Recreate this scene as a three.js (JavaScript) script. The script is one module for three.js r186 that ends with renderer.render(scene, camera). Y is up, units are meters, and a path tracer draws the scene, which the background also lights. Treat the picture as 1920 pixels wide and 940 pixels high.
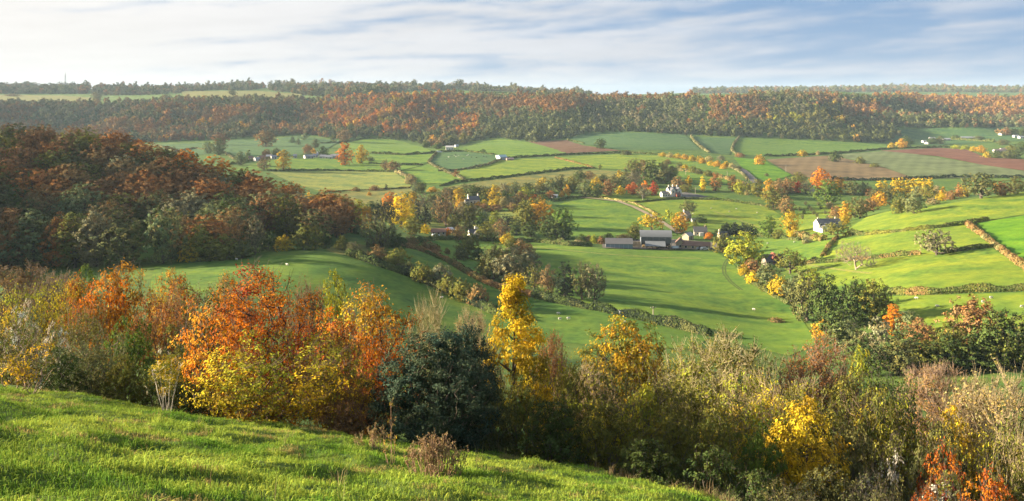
import * as THREE from 'three';
import { mergeGeometries } from 'three/addons/utils/BufferGeometryUtils.js';
import { ImprovedNoise } from 'three/addons/math/ImprovedNoise.js';
import { MarchingCubes } from 'three/addons/objects/MarchingCubes.js';

// ---------------------------------------------------------------- camera, sky, sun, exposure
const F = 1663, YH = 178, W = 1920, H = 940;          // focal length in photo pixels, row of the eye level
const scene = new THREE.Scene();
const camera = new THREE.PerspectiveCamera(2 * Math.atan((H - YH) / F) * 180 / Math.PI, W / (2 * (H - YH)), 0.5, 15000);
camera.setViewOffset(W, 2 * (H - YH), 0, 2 * (H - YH) - H, W, H);   // a level lens, shifted down
camera.position.set(0, 0, 0);
scene.add(camera);
const renderer = new THREE.WebGLRenderer({ antialias: true });
renderer.setSize(1024, 501);
renderer.toneMapping = THREE.LinearToneMapping;
renderer.toneMappingExposure = 5.4;
renderer.shadowMap.enabled = true;
const SUN_AZ = 74 * Math.PI / 180, SUN_EL = 13 * Math.PI / 180;     // left of the view axis
const sunDir = new THREE.Vector3(-Math.sin(SUN_AZ) * Math.cos(SUN_EL), Math.sin(SUN_EL), -Math.cos(SUN_AZ) * Math.cos(SUN_EL));
const sun = new THREE.DirectionalLight(new THREE.Color().setRGB(1, 0.83, 0.58), 5);
sun.position.copy(sunDir).multiplyScalar(3000); sun.target.position.set(0, -60, -500);
sun.castShadow = true; sun.shadow.radius = 1.6;
Object.assign(sun.shadow.camera, { left: -2500, right: 2500, top: 2500, bottom: -2500, near: 10, far: 8000 });
sun.shadow.mapSize.set(4096, 4096);
scene.add(sun, sun.target);
scene.fog = new THREE.FogExp2(new THREE.Color().setRGB(0.6, 0.8, 1.0), 0.000052);

// ---------------------------------------------------------------- small tools
function rng(seed) { let s = (seed * 2654435761) >>> 0; return () => { s = (s + 0x6d2b79f5) | 0; let t = Math.imul(s ^ (s >>> 15), 1 | s); t = (t + Math.imul(t ^ (t >>> 7), 61 | t)) ^ t; return ((t ^ (t >>> 14)) >>> 0) / 4294967296; }; }
const perlin = new ImprovedNoise();
const noise = (x, y, z = 0.37) => perlin.noise(x, y, z);
function fbm(x, y, o = 4, z = 0.7) { let a = 1, s = 0, n = 0; for (let i = 0; i < o; i++) { s += a * noise(x, y, z + i * 3.1); n += a; a *= 0.5; x = x * 2.03 + 1.7; y = y * 2.03 + 9.2; } return s / n; }
const clamp = (x, a = 0, b = 1) => Math.min(b, Math.max(a, x));
const smooth = (a, b, x) => { const t = clamp((x - a) / (b - a)); return t * t * (3 - 2 * t); };
const lerp = (a, b, t) => a + (b - a) * t;
const V = (x, y, z) => new THREE.Vector3(x, y, z);
const gauss = (r) => (r() + r() + r() + r() - 2) * 0.87;
const C = (a) => new THREE.Color().setRGB(a[0], a[1], a[2]);

// ---------------------------------------------------------------- sky: thin streaked cloud, denser and brighter towards the sun
{
  const w = 4096, h = 2048, d = new Float32Array(w * h * 4);
  const cloudAt = (az, el) => {      // az in degrees right of the view axis, el in degrees: broad veils with fine slanting wisps in them
    const px = az * 0.075 + 20, t1 = el - az * 0.03, t2 = el - az * 0.075, t3 = el - az * 0.05;
    const warp = fbm(px * 0.8 + 3, t1 * 0.3, 2) * 0.9;
    const a = fbm(px * 0.7 + warp * 0.3, t1 * 0.5 + warp * 0.6, 5, 2.1), b = fbm(px * 1.6 + warp, t2 * 1.05 + warp * 0.9, 5, 7.7), c = fbm(px * 4.5 + b * 1.2, t3 * 2.6 + warp, 4, 12.3);
    return 0.75 * a + 0.7 * b + 0.42 * c;
  };
  for (let row = 0; row < h; row++) {
    const up = ((row + 0.5) / h - 0.5) * Math.PI, el = up * 180 / Math.PI, y = Math.sin(up);
    for (let col = 0; col < w; col++) {
      const rd = ((col + 0.5) / w - 0.5) * 2 * Math.PI, x = Math.cos(rd) * Math.cos(up), z = Math.sin(rd) * Math.cos(up), o = (row * w + col) * 4;
      const ang = Math.acos(clamp(x * sunDir.x + y * sunDir.y + z * sunDir.z, -1, 1)) * 180 / Math.PI, away = smooth(34, 112, ang), az = Math.atan2(x, -z) * 180 / Math.PI;
      const e = Math.max(el, 0), hor = Math.exp(-e / 2.8), glow = Math.exp(-ang / 24);
      let r = lerp(0.048, 0.104, hor) + 0.15 * glow, g = lerp(0.083, 0.126, hor) + 0.14 * glow, b = lerp(0.136, 0.154, hor) + 0.11 * glow;
      if (el > -1) {
        const e2 = e < 14 ? e : 14 + (e - 14) * 0.45, c = cloudAt(az, e2) + lerp(1.0, 0.18, away) - 0.05 * smooth(4, 7, e) * away;
        const t = smooth(-0.05, 0.8, c) * lerp(0.98, 0.86, away) * (1 - 0.55 * away * smooth(1.4, 0, e)), bright = lerp(0.205, 0.150, smooth(40, 100, ang)) * (1 + 0.10 * cloudAt(az + 11, e2 * 1.3 + 5)), warm = 1 - away;
        r = lerp(r, bright * lerp(0.94, 1.03, warm), t); g = lerp(g, bright, t); b = lerp(b, bright * lerp(1.12, 0.95, warm), t);
      } else { r = 0.08; g = 0.09; b = 0.08; }
      d[o] = r * 0.86; d[o + 1] = g * 0.86; d[o + 2] = b * 0.86; d[o + 3] = 1;
    }
  }
  const t = new THREE.DataTexture(d, w, h, THREE.RGBAFormat, THREE.FloatType);
  t.mapping = THREE.EquirectangularReflectionMapping; t.magFilter = THREE.LinearFilter; t.needsUpdate = true;
  scene.background = t; scene.environment = t;
}

// ---------------------------------------------------------------- naming and describing
const used = new Map();
function numbered(name) { const n = used.get(name) ?? 0; used.set(name, n + 1); return n ? name + '_' + String(n).padStart(3, '0') : name; }
const things = [];                                     // [object, photo column] of everything with a label
function tag(o, label, category, group, kind, px) {
  if (label) o.userData.label = label;
  if (category) o.userData.category = category;
  if (group) o.userData.group = group;
  if (kind) o.userData.kind = kind;
  if (label) things.push([o, px ?? 0]);
  return o;
}
function part(name, geo, mat, parent) { const m = new THREE.Mesh(geo, mat); m.name = parent === scene ? numbered(name) : name; m.castShadow = m.receiveShadow = true; parent.add(m); return m; }
function shadowed(o) { o.traverse((m) => { if (m.isMesh) m.castShadow = m.receiveShadow = true; }); return o; }

// ---------------------------------------------------------------- the lie of the land
// survey points: photo column, photo row of the bare ground there, distance in metres; unseen hill at far left raised to cast shade
const SURVEY = [
  [-500, 742, 62], [0, 737, 58], [500, 792, 58], [1000, 858, 58], [1500, 928, 56], [1920, 985, 56], [2500, 1060, 56],
  [-500, 660, 100], [0, 668, 100], [500, 705, 100], [1000, 745, 100], [1500, 785, 100], [1920, 815, 100], [2500, 845, 100],
  [-500, 580, 160], [0, 588, 160], [500, 612, 160], [1000, 678, 160], [1500, 722, 160], [1920, 722, 160], [2500, 710, 160],
  [-500, 540, 215], [0, 548, 215], [250, 555, 215], [450, 560, 215], [700, 600, 215], [850, 632, 215], [1100, 650, 215], [1300, 655, 215], [1500, 668, 215], [1700, 650, 215], [1900, 620, 215], [2200, 580, 215],
  [-500, 390, 290], [0, 500, 290], [250, 492, 288], [450, 485, 290], [600, 480, 288], [700, 497, 288], [850, 543, 287], [1100, 558, 287], [1300, 573, 287], [1500, 588, 287], [1700, 533, 286], [1900, 505, 286], [2200, 470, 286],
  [-900, 95, 330], [-500, 245, 340], [0, 440, 333], [250, 448, 333], [450, 448, 336], [600, 455, 340], [700, 460, 345], [850, 503, 341], [1100, 520, 341], [1300, 533, 341], [1500, 524, 340], [1700, 488, 332], [1900, 455, 332], [2200, 420, 330],
  [-900, 70, 400], [-500, 175, 400], [0, 330, 382], [250, 372, 382], [450, 396, 385], [600, 430, 380], [700, 441, 400], [850, 470, 410], [1100, 480, 410], [1300, 489, 410], [1500, 477, 410], [1700, 430, 400], [1900, 404, 400], [2200, 375, 400],
  [-900, 80, 480], [-500, 150, 470], [0, 285, 432], [250, 313, 424], [450, 371, 412], [600, 417, 402],
  [-900, 60, 600], [-500, 150, 600], [0, 292, 520], [250, 327, 500], [450, 393, 482], [600, 424, 480], [700, 424, 485], [850, 440, 500], [1100, 441, 500], [1300, 447, 500], [1500, 440, 500], [1700, 390, 480], [1900, 363, 480], [2200, 340, 480],
  [700, 398, 600], [850, 402, 588], [1100, 402, 588], [1300, 404, 588], [1500, 405, 588], [1700, 384, 585], [1900, 372, 570], [2200, 350, 590],
  [-900, 120, 750], [-500, 190, 750], [0, 305, 720], [250, 330, 710], [450, 352, 705], [650, 364, 700], [850, 365, 682], [1100, 367, 682], [1300, 366, 682], [1500, 369, 682], [1700, 371, 682], [1900, 364, 680], [2200, 350, 690],
  [-500, 225, 950], [0, 306, 850], [250, 318, 850], [450, 322, 850], [650, 330, 850], [850, 335, 800], [1100, 334, 800], [1300, 332, 800], [1500, 339, 800], [1700, 340, 800], [1900, 336, 800], [2200, 330, 800],
  [-500, 240, 1150], [0, 299, 1000], [250, 298, 1000], [450, 297, 1000], [650, 301, 1000], [850, 300, 1000], [1100, 299, 1000], [1300, 299, 1000], [1500, 304, 1000], [1700, 305, 1000], [1900, 302, 1000], [2200, 300, 1000],
  [0, 278, 1250], [250, 277, 1250], [450, 275, 1250], [650, 273, 1250], [850, 275, 1250], [1100, 270, 1250], [1300, 272, 1250], [1500, 280, 1250], [1700, 281, 1250], [1900, 277, 1250], [2200, 275, 1250],
  [-600, 250, 1450], [0, 266, 1420], [250, 266, 1420], [420, 262, 1450], [560, 253, 1480], [650, 262, 1440], [760, 264, 1440], [850, 270, 1420], [930, 259, 1450], [1050, 262, 1440], [1180, 249, 1480], [1300, 255, 1460], [1500, 263, 1430], [1650, 268, 1420], [1750, 258, 1520], [1920, 258, 1500], [2300, 255, 1500],
  [1650, 212, 1620], [1720, 240, 1780], [1900, 238, 1800], [2300, 236, 1800],
  [-600, 200, 1850], [0, 198, 1850], [300, 192, 1850], [500, 188, 1850], [640, 192, 1850], [740, 180, 1820], [860, 179, 1820], [1000, 182, 1850], [1150, 185, 1850], [1320, 185, 1850], [1500, 178, 1850], [1640, 184, 1900], [1800, 188, 2300], [1920, 190, 2300], [2300, 190, 2300],
  [-600, 182, 2250], [0, 184, 2250], [200, 186, 2200], [400, 178, 2200], [550, 180, 2200], [700, 178, 2250], [900, 178, 2250], [1100, 183, 2300], [1300, 184, 2300], [1500, 182, 2300],
  [-600, 166, 2800], [0, 167, 2800], [250, 168, 2800], [480, 165, 2800], [700, 166, 2800], [870, 166, 2800], [980, 172, 2800], [1100, 178, 2900], [1300, 182, 2900], [1500, 182, 2900], [1700, 182, 3000], [1920, 182, 3000], [2300, 182, 3000],
  [-600, 172, 3600], [0, 173, 3600], [500, 172, 3600], [1000, 176, 3600], [1300, 174, 4300], [1430, 170, 4300], [1560, 171, 4300], [1660, 166, 4300], [1780, 168, 4300], [1920, 170, 4300], [2300, 170, 4300], [1150, 178, 4300],
  [-600, 178, 6500], [0, 178, 6500], [500, 178, 6500], [1000, 179, 6500], [1500, 178, 6500], [1920, 177, 6500], [2500, 177, 6500],
];
const SX = 200, SU = 0.15;
const spline = (() => {
  const P = SURVEY.map(([px, py, f]) => [px / SX, Math.log(f) / SU, py]), n = P.length, N = n + 3;
  const phi = (r2) => (r2 > 1e-9 ? 0.5 * r2 * Math.log(r2) : 0);
  const A = Array.from({ length: N }, () => new Float64Array(N + 1));
  for (let i = 0; i < n; i++) {
    for (let j = 0; j < n; j++) A[i][j] = phi((P[i][0] - P[j][0]) ** 2 + (P[i][1] - P[j][1]) ** 2);
    A[i][i] += 0.02;
    A[i][n] = A[n][i] = 1; A[i][n + 1] = A[n + 1][i] = P[i][0]; A[i][n + 2] = A[n + 2][i] = P[i][1]; A[i][N] = P[i][2];
  }
  for (let c = 0; c < N; c++) {
    let p = c; for (let r = c + 1; r < N; r++) if (Math.abs(A[r][c]) > Math.abs(A[p][c])) p = r;
    [A[c], A[p]] = [A[p], A[c]];
    for (let r = c + 1; r < N; r++) { const k = A[r][c] / A[c][c]; if (k) for (let q = c; q <= N; q++) A[r][q] -= k * A[c][q]; }
  }
  const w = new Float64Array(N);
  for (let r = N - 1; r >= 0; r--) { let s = A[r][N]; for (let q = r + 1; q < N; q++) s -= A[r][q] * w[q]; w[r] = s / A[r][r]; }
  return (px, f) => {
    const x = px / SX, y = Math.log(f) / SU; let s = w[n] + w[n + 1] * x + w[n + 2] * y;
    for (let i = 0; i < n; i++) s += w[i] * phi((x - P[i][0]) ** 2 + (y - P[i][1]) ** 2);
    return s;
  };
})();
const lipAt = (tx) => 40 - 12 * smooth(0.02, 0.26, tx) - 4 * smooth(0.26, 0.45, tx);
function nearY(X, f) {                                // the grass slope below the camera
  const tx = f > 1 ? X / f : 0, lip = lipAt(tx), over = Math.max(0, f - lip);
  let y = -(1.7 + 0.37 * f + 0.14 * X) - (over < 6 ? over * over * 0.045 : 1.62 + (over - 6) * 0.12);
  y += 0.16 * fbm(X * 0.16, f * 0.16, 3) + 0.30 * fbm(X * 0.42, f * 0.5, 2, 5) + 0.15 * fbm(X * 1.05, f * 1.25, 2, 6.5);
  y += 0.15 * Math.sin((f + X * 0.55 + 2.5 * fbm(X * 0.08, f * 0.08, 2, 8)) * 1.15) * smooth(14, 20, f);   // sheep tracks along the slope
  return y;
}
function trueY(X, f) {
  if (f < 42) return nearY(X, f);
  const tx = X / f;
  let y = -f * (spline(960 + F * clamp(tx, -1.15, 1.0), f) - YH) / F;
  const far = smooth(300, 1500, f);
  y += lerp(0.5, 2.5, far) * fbm(X / lerp(38, 170, far), f / lerp(38, 170, far), 3, 3.3) * smooth(60, 200, f);
  if (f > 1380 && f < 2000) y += 22 * Math.exp(-(((f - 1660) / 125) ** 2)) * (Math.sin(X / 58 + 1.2 * noise(X / 300, 1.5)) * 0.6 + 1.5 * noise(X / 130, 4.2)) * (X > 900 ? 0.4 : 1);
  return f < 58 ? lerp(nearY(X, f), y, smooth(42, 58, f)) : y;
}
const G = { t0: -2.1, t1: 2.1, nt: 480, u0: Math.log(42), u1: Math.log(7200), nu: 262 };
G.dt = (G.t1 - G.t0) / G.nt; G.du = (G.u1 - G.u0) / G.nu;
G.y = new Float32Array((G.nt + 1) * (G.nu + 1));
for (let j = 0; j <= G.nu; j++) for (let i = 0; i <= G.nt; i++) { const f = Math.exp(G.u0 + j * G.du); G.y[j * (G.nt + 1) + i] = trueY((G.t0 + i * G.dt) * f, f); }
function groundTU(tx, u) {
  const a = clamp((tx - G.t0) / G.dt, 0, G.nt - 1e-4), b = clamp((u - G.u0) / G.du, 0, G.nu - 1e-4), i = Math.floor(a), j = Math.floor(b), s = a - i, t = b - j, k = j * (G.nt + 1) + i;
  return lerp(lerp(G.y[k], G.y[k + 1], s), lerp(G.y[k + G.nt + 1], G.y[k + G.nt + 2], s), t);
}
const groundY = (X, f) => (f < 42 ? nearY(X, f) : groundTU(X / f, Math.log(f)));
const rowAt = (px, f) => YH - F * groundY((px - 960) / F * f, f) / f;
function hit(px, py, fmin = 100, fmax = 6500) {        // where the sight line through a photo point meets the ground
  let u = Math.log(fmin);
  const end = Math.log(fmax);
  while (u < end && rowAt(px, Math.exp(u)) > py) u += 0.006;
  let a = u - 0.006, b = u;
  for (let k = 0; k < 14; k++) { const m = (a + b) / 2; if (rowAt(px, Math.exp(m)) > py) a = m; else b = m; }
  const f = Math.exp(b), X = (px - 960) / F * f;
  return { X, f, p: V(X, groundY(X, f), -f) };
}
const inPoly = (x, y, P) => { let c = false; for (let i = 0, j = P.length - 1; i < P.length; j = i++) if ((P[i][1] > y) !== (P[j][1] > y) && x < (P[j][0] - P[i][0]) * (y - P[i][1]) / (P[j][1] - P[i][1]) + P[i][0]) c = !c; return c; };

// ---------------------------------------------------------------- ground textures: grain and patches only
function grassTexture(size, seed, make) {
  const d = new Uint8Array(size * size * 4), r = rng(seed);
  for (let y = 0; y < size; y++) for (let x = 0; x < size; x++) {
    const c = make(x / size, y / size, r), o = (y * size + x) * 4;
    for (let k = 0; k < 3; k++) d[o + k] = 255 * clamp(Math.pow(clamp(c[k]), 1 / 2.2));
    d[o + 3] = 255;
  }
  const t = new THREE.DataTexture(d, size, size, THREE.RGBAFormat);
  t.colorSpace = THREE.SRGBColorSpace; t.wrapS = t.wrapT = THREE.RepeatWrapping; t.magFilter = THREE.LinearFilter; t.needsUpdate = true;
  return t;
}
// noise that repeats after one tile
function tileNoise(u, v, n, z) {
  const a = noise(u * n, v * n, z), b = noise((u - 1) * n, v * n, z), c = noise(u * n, (v - 1) * n, z), d = noise((u - 1) * n, (v - 1) * n, z);
  return lerp(lerp(a, b, u), lerp(c, d, u), v) * 1.5;
}
const swardTex = grassTexture(1024, 5, (u, v, r) => {
  const a = tileNoise(u, v, 5, 1.1), b = tileNoise(u, v, 17, 2.2), c = tileNoise(u, v, 60, 3.3), d = r() - 0.5;
  const m = 0.66 + 0.18 * a + 0.16 * b + 0.18 * c + 0.22 * d, y = 0.5 + 0.9 * a + 0.7 * b;
  return [m * lerp(0.85, 1.12, y), m, m * lerp(1.05, 0.8, y)];
});
const ploughTex = grassTexture(512, 6, (u, v, r) => {
  const m = 0.62 + 0.2 * tileNoise(u, v, 6, 1.4) + 0.16 * tileNoise(u, v, 25, 2.4) + 0.16 * (r() - 0.5) + 0.05 * Math.sin((v + 0.01 * tileNoise(u, v, 5, 6)) * Math.PI * 2 * 12);
  return [m, m, m];
});
function groundMat(color, tex, metres, turn = 0, bump = 0) {
  const t = tex.clone(); t.repeat.set(1 / metres, 1 / metres); t.rotation = turn; t.needsUpdate = true;
  const m = new THREE.MeshStandardMaterial({ color: C(color), map: t, roughness: 1 });
  m.specularIntensity = 0.2;
  if (bump) { m.bumpMap = t; m.bumpScale = bump; }
  return m;
}
function gridGeo(P, idx) {
  const g = new THREE.BufferGeometry();
  g.setAttribute('position', new THREE.Float32BufferAttribute(P, 3));
  const uv = new Float32Array(P.length / 3 * 2); for (let i = 0; i < P.length / 3; i++) { uv[i * 2] = P[i * 3]; uv[i * 2 + 1] = -P[i * 3 + 2]; }
  g.setAttribute('uv', new THREE.BufferAttribute(uv, 2));
  g.setIndex(idx); g.computeVertexNormals(); return g;
}
{ // the valley, from the foot of the near slope to the horizon: one sheet
  const P = [], idx = [], n = G.nt + 1;
  for (let j = 0; j <= G.nu; j++) for (let i = 0; i <= G.nt; i++) { const f = Math.exp(G.u0 + j * G.du); P.push((G.t0 + i * G.dt) * f, G.y[j * n + i], -f); }
  for (let j = 0; j < G.nu; j++) for (let i = 0; i < G.nt; i++) { const a = j * n + i; idx.push(a, a + 1, a + n, a + 1, a + n + 1, a + n); }
  tag(part('terrain', gridGeo(P, idx), groundMat([0.10, 0.17, 0.034], swardTex, 90), scene), 'green valley floor and hills under the fields and woods', null, null, 'structure');
}
{ // the near slope
  const P = [], idx = [], nx = 330, nf = 240, x0 = -70, x1 = 50, f0 = -30, f1 = 42;
  for (let j = 0; j <= nf; j++) for (let i = 0; i <= nx; i++) { const X = lerp(x0, x1, i / nx), f = lerp(f0, f1, j / nf); P.push(X, nearY(X, f), -f); }
  for (let j = 0; j < nf; j++) for (let i = 0; i < nx; i++) { const a = j * (nx + 1) + i; idx.push(a, a + 1, a + nx + 1, a + 1, a + nx + 2, a + nx + 1); }
  tag(part('grass_slope', gridGeo(P, idx), groundMat([0.10, 0.15, 0.03], swardTex, 5), scene), 'sunlit grassy slope falling away below the viewpoint', null, null, 'structure');
}
// ---------------------------------------------------------------- a sheet draped on the land inside an outline given in photo points
function drape(outline, lift, fmin) {
  const poly = [];
  for (let i = 0; i < outline.length; i++) {
    const [ax, ay] = outline[i], [bx, by] = outline[(i + 1) % outline.length], n = Math.max(1, Math.ceil(Math.hypot(bx - ax, by - ay) / 14));
    for (let k = 0; k < n; k++) { const h = hit(lerp(ax, bx, k / n), lerp(ay, by, k / n), fmin); poly.push([h.X / h.f, Math.log(h.f)]); }
  }
  return drapeTU(poly, lift);
}
function drapeTU(poly, lift) {
  const bx = poly.map((p) => p[0]), by = poly.map((p) => p[1]);
  const i0 = Math.floor((Math.min(...bx) - G.t0) / G.dt), i1 = Math.floor((Math.max(...bx) - G.t0) / G.dt), j0 = Math.max(0, Math.floor((Math.min(...by) - G.u0) / G.du)), j1 = Math.min(G.nu - 1, Math.floor((Math.max(...by) - G.u0) / G.du));
  const P = [], idx = [], cache = new Map();
  const vert = (t, u) => {
    const key = Math.round(t * 1e6) + '_' + Math.round(u * 1e6);
    if (!cache.has(key)) { const f = Math.exp(u), X = t * f; cache.set(key, P.length / 3); P.push(X, groundTU(t, u) + lift * Math.max(0.4, f / 300), -f); }
    return cache.get(key);
  };
  const cut = (Q, axis, at, keepAbove) => {
    const out = [];
    for (let i = 0; i < Q.length; i++) {
      const a = Q[i], b = Q[(i + 1) % Q.length], ka = keepAbove ? a[axis] >= at : a[axis] <= at, kb = keepAbove ? b[axis] >= at : b[axis] <= at;
      if (ka) out.push(a);
      if (ka !== kb) { const s = (at - a[axis]) / (b[axis] - a[axis]); out.push(axis ? [lerp(a[0], b[0], s), at] : [at, lerp(a[1], b[1], s)]); }
    }
    return out;
  };
  for (let j = j0; j <= j1; j++) {
    const u0 = G.u0 + j * G.du, strip = cut(cut(poly, 1, u0, true), 1, u0 + G.du, false);
    if (strip.length < 3) continue;
    for (let i = i0; i <= i1; i++) {
      const t0 = G.t0 + i * G.dt, Q = cut(cut(strip, 0, t0, true), 0, t0 + G.dt, false);
      if (Q.length < 3) continue;
      const c = Q.map(([t, u]) => new THREE.Vector2((t - t0) / G.dt, (u - u0) / G.du));
      let area = 0; for (let k = 0; k < c.length; k++) area += c[k].x * c[(k + 1) % c.length].y - c[(k + 1) % c.length].x * c[k].y;
      if (Math.abs(area) < 1e-5) continue;
      const id = Q.map(([t, u]) => vert(t, u));
      for (const [a, b, d] of THREE.ShapeUtils.triangulateShape(c, [])) {
        const s = (c[b].x - c[a].x) * (c[d].y - c[a].y) - (c[d].x - c[a].x) * (c[b].y - c[a].y);
        if (s > 0) idx.push(id[a], id[b], id[d]); else idx.push(id[a], id[d], id[b]);
      }
    }
  }
  return gridGeo(P, idx);
}
// ---------------------------------------------------------------- fields, tracks
const GR = { lit: [0.18, 0.255, 0.03], pale: [0.22, 0.26, 0.065], mid: [0.135, 0.23, 0.032], deep: [0.115, 0.205, 0.032], vivid: [0.125, 0.27, 0.015], rough: [0.19, 0.19, 0.055], cool: [0.075, 0.15, 0.055], soil: [0.17, 0.095, 0.055], stubble: [0.21, 0.15, 0.075], clay: [0.19, 0.085, 0.055], sage: [0.16, 0.20, 0.085] };  // lit and deep put some sun and shade into the grass colour
const fieldMats = new Map();
function field(outline, color, label, { fmin = 100, lift = 0.12, tex = swardTex, metres = 85, turn = 0.3 } = {}) {
  const key = color + metres + turn;
  if (!fieldMats.has(key)) fieldMats.set(key, groundMat(GR[color], tex, metres, turn));
  return tag(part('field', drape(outline, lift, fmin), fieldMats.get(key), scene), label, null, null, 'structure', outline[0][0]);
}
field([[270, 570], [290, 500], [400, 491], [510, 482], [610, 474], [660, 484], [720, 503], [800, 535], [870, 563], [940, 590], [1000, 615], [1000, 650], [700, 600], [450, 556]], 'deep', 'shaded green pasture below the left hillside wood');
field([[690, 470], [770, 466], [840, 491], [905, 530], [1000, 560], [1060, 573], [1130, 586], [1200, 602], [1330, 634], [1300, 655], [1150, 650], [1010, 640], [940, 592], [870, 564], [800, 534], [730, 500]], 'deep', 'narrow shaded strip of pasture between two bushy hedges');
field([[640, 452], [690, 462], [690, 480], [640, 478], [610, 470]], 'rough', 'rough grass patch at the toe of the left wood');
field([[770, 452], [890, 450], [990, 456], [930, 500], [905, 528], [840, 490], [790, 468]], 'mid', 'small green paddock below the low brown-roofed cottages');
field([[940, 470], [1000, 455], [1130, 467], [1250, 471], [1345, 474], [1372, 492], [1390, 512], [1440, 551], [1490, 580], [1535, 645], [1480, 668], [1330, 634], [1200, 601], [1130, 585], [1000, 558], [930, 520]], 'mid', 'wide open pasture in front of the round-roofed barn');
field([[1025, 388], [1098, 373], [1160, 380], [1215, 404], [1262, 432], [1270, 442], [1130, 443], [1070, 447], [1055, 410]], 'mid', 'bright pasture left of the pale farm track');
field([[1170, 380], [1270, 375], [1350, 376], [1440, 389], [1475, 410], [1490, 445], [1430, 437], [1340, 430], [1300, 425], [1270, 432], [1222, 402]], 'lit', 'sunlit pasture between the farm track and the brook trees');
field([[1098, 371], [1170, 362], [1240, 367], [1300, 366], [1350, 370], [1440, 386], [1350, 374], [1270, 372], [1180, 379]], 'lit', 'thin sunlit lawn in front of the white manor house');
field([[1490, 405], [1510, 392], [1560, 384], [1640, 382], [1650, 390], [1600, 402], [1575, 432], [1530, 450], [1500, 455], [1485, 440]], 'lit', 'small orchard grass above the white cottage');
field([[1575, 446], [1600, 424], [1625, 408], [1660, 398], [1760, 386], [1850, 370], [1935, 358], [2100, 350], [2100, 388], [1920, 403], [1832, 417], [1700, 432]], 'lit', 'long pale green field along the right hill brow');
field([[1832, 419], [1920, 405], [2100, 390], [2100, 640], [1935, 505], [1880, 462]], 'vivid', 'vivid green field corner beyond the brown hedge');
field([[1560, 450], [1700, 434], [1820, 421], [1866, 463], [1760, 476], [1640, 488], [1548, 493], [1540, 470]], 'lit', 'sunlit sloping field holding the lone spreading oak');
field([[1500, 497], [1590, 492], [1690, 484], [1862, 466], [1930, 512], [1960, 545], [1680, 551], [1590, 548], [1510, 530], [1470, 505]], 'lit', 'sunlit field with the leaning bare tree');
field([[1650, 557], [1920, 549], [2100, 545], [2100, 690], [1920, 640], [1850, 620], [1700, 640], [1640, 600]], 'lit', 'lowest right field dotted with sheep');
field([[1395, 446], [1490, 450], [1560, 452], [1535, 492], [1500, 496], [1440, 505], [1400, 480]], 'mid', 'paddock around the dark-roofed red-gabled house');
field([[790, 420], [880, 402], [960, 396], [990, 400], [965, 425], [860, 432], [800, 432]], 'pale', 'pale meadow glimpsed among the valley garden trees');
field([[505, 323], [640, 322], [740, 324], [772, 346], [768, 353], [700, 358], [615, 363], [550, 345]], 'pale', 'pale sunlit field streaked with long shadows', { fmin: 620 });
field([[615, 364], [768, 354], [790, 368], [720, 386], [640, 398], [600, 390]], 'rough', 'dull rough pasture below the pale streaked field', { fmin: 560 });
field([[430, 322], [505, 300], [640, 297], [700, 294], [700, 308], [790, 311], [745, 322], [640, 320], [505, 320]], 'mid', 'hazy green field with the yellow and orange trees', { fmin: 620 });
field([[640, 270], [690, 259], [740, 263], [785, 274], [815, 286], [760, 290], [690, 287], [650, 290]], 'mid', 'hazy sloping field under the far wood, left of white farm', { fmin: 800 });
field([[690, 290], [760, 292], [816, 289], [803, 305], [790, 309], [700, 306]], 'mid', 'narrow hazy field left of the cattle field', { fmin: 700 });
field([[745, 324], [792, 312], [803, 308], [830, 322], [868, 338], [830, 348], [775, 346]], 'mid', 'small wedge field below the cattle field', { fmin: 620 });
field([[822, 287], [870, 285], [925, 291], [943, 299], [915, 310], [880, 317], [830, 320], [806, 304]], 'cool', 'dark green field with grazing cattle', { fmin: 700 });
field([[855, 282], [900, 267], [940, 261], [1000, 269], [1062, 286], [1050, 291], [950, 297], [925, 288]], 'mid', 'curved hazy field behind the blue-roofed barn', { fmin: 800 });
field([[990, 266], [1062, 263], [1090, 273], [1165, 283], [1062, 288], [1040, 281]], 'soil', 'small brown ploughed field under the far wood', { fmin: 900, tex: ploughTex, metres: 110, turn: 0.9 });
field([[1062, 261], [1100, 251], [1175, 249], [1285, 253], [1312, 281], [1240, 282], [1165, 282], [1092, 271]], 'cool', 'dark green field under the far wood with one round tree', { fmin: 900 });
field([[858, 323], [920, 305], [945, 300], [1040, 297], [1110, 315], [1070, 317], [980, 327], [862, 338]], 'lit', 'brightest far field, right of the cattle field', { fmin: 700 });
field([[1044, 296], [1180, 289], [1240, 293], [1300, 303], [1200, 320], [1115, 316]], 'lit', 'far sunlit field crossed by a line of hedge', { fmin: 700 });
field([[835, 352], [900, 341], [980, 331], [1075, 320], [1115, 319], [1190, 324], [1180, 338], [1040, 346], [900, 366], [850, 366]], 'rough', 'long dull field above the valley tree belt', { fmin: 600 });
field([[1245, 302], [1330, 306], [1375, 318], [1402, 334], [1330, 326], [1250, 318]], 'mid', 'curved strip field beside the winding lane', { fmin: 640 });
field([[1200, 322], [1250, 320], [1330, 328], [1400, 338], [1340, 350], [1260, 340]], 'mid', 'green strip under the row of dark bushes', { fmin: 600 });
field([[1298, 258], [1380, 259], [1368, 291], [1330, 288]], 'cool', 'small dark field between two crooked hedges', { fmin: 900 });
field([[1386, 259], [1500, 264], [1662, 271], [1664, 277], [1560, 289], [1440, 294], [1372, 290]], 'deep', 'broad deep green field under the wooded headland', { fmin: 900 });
field([[1375, 296], [1432, 301], [1484, 329], [1445, 342], [1408, 332]], 'vivid', 'small bright green field beside the bend in the lane', { fmin: 640 });
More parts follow.
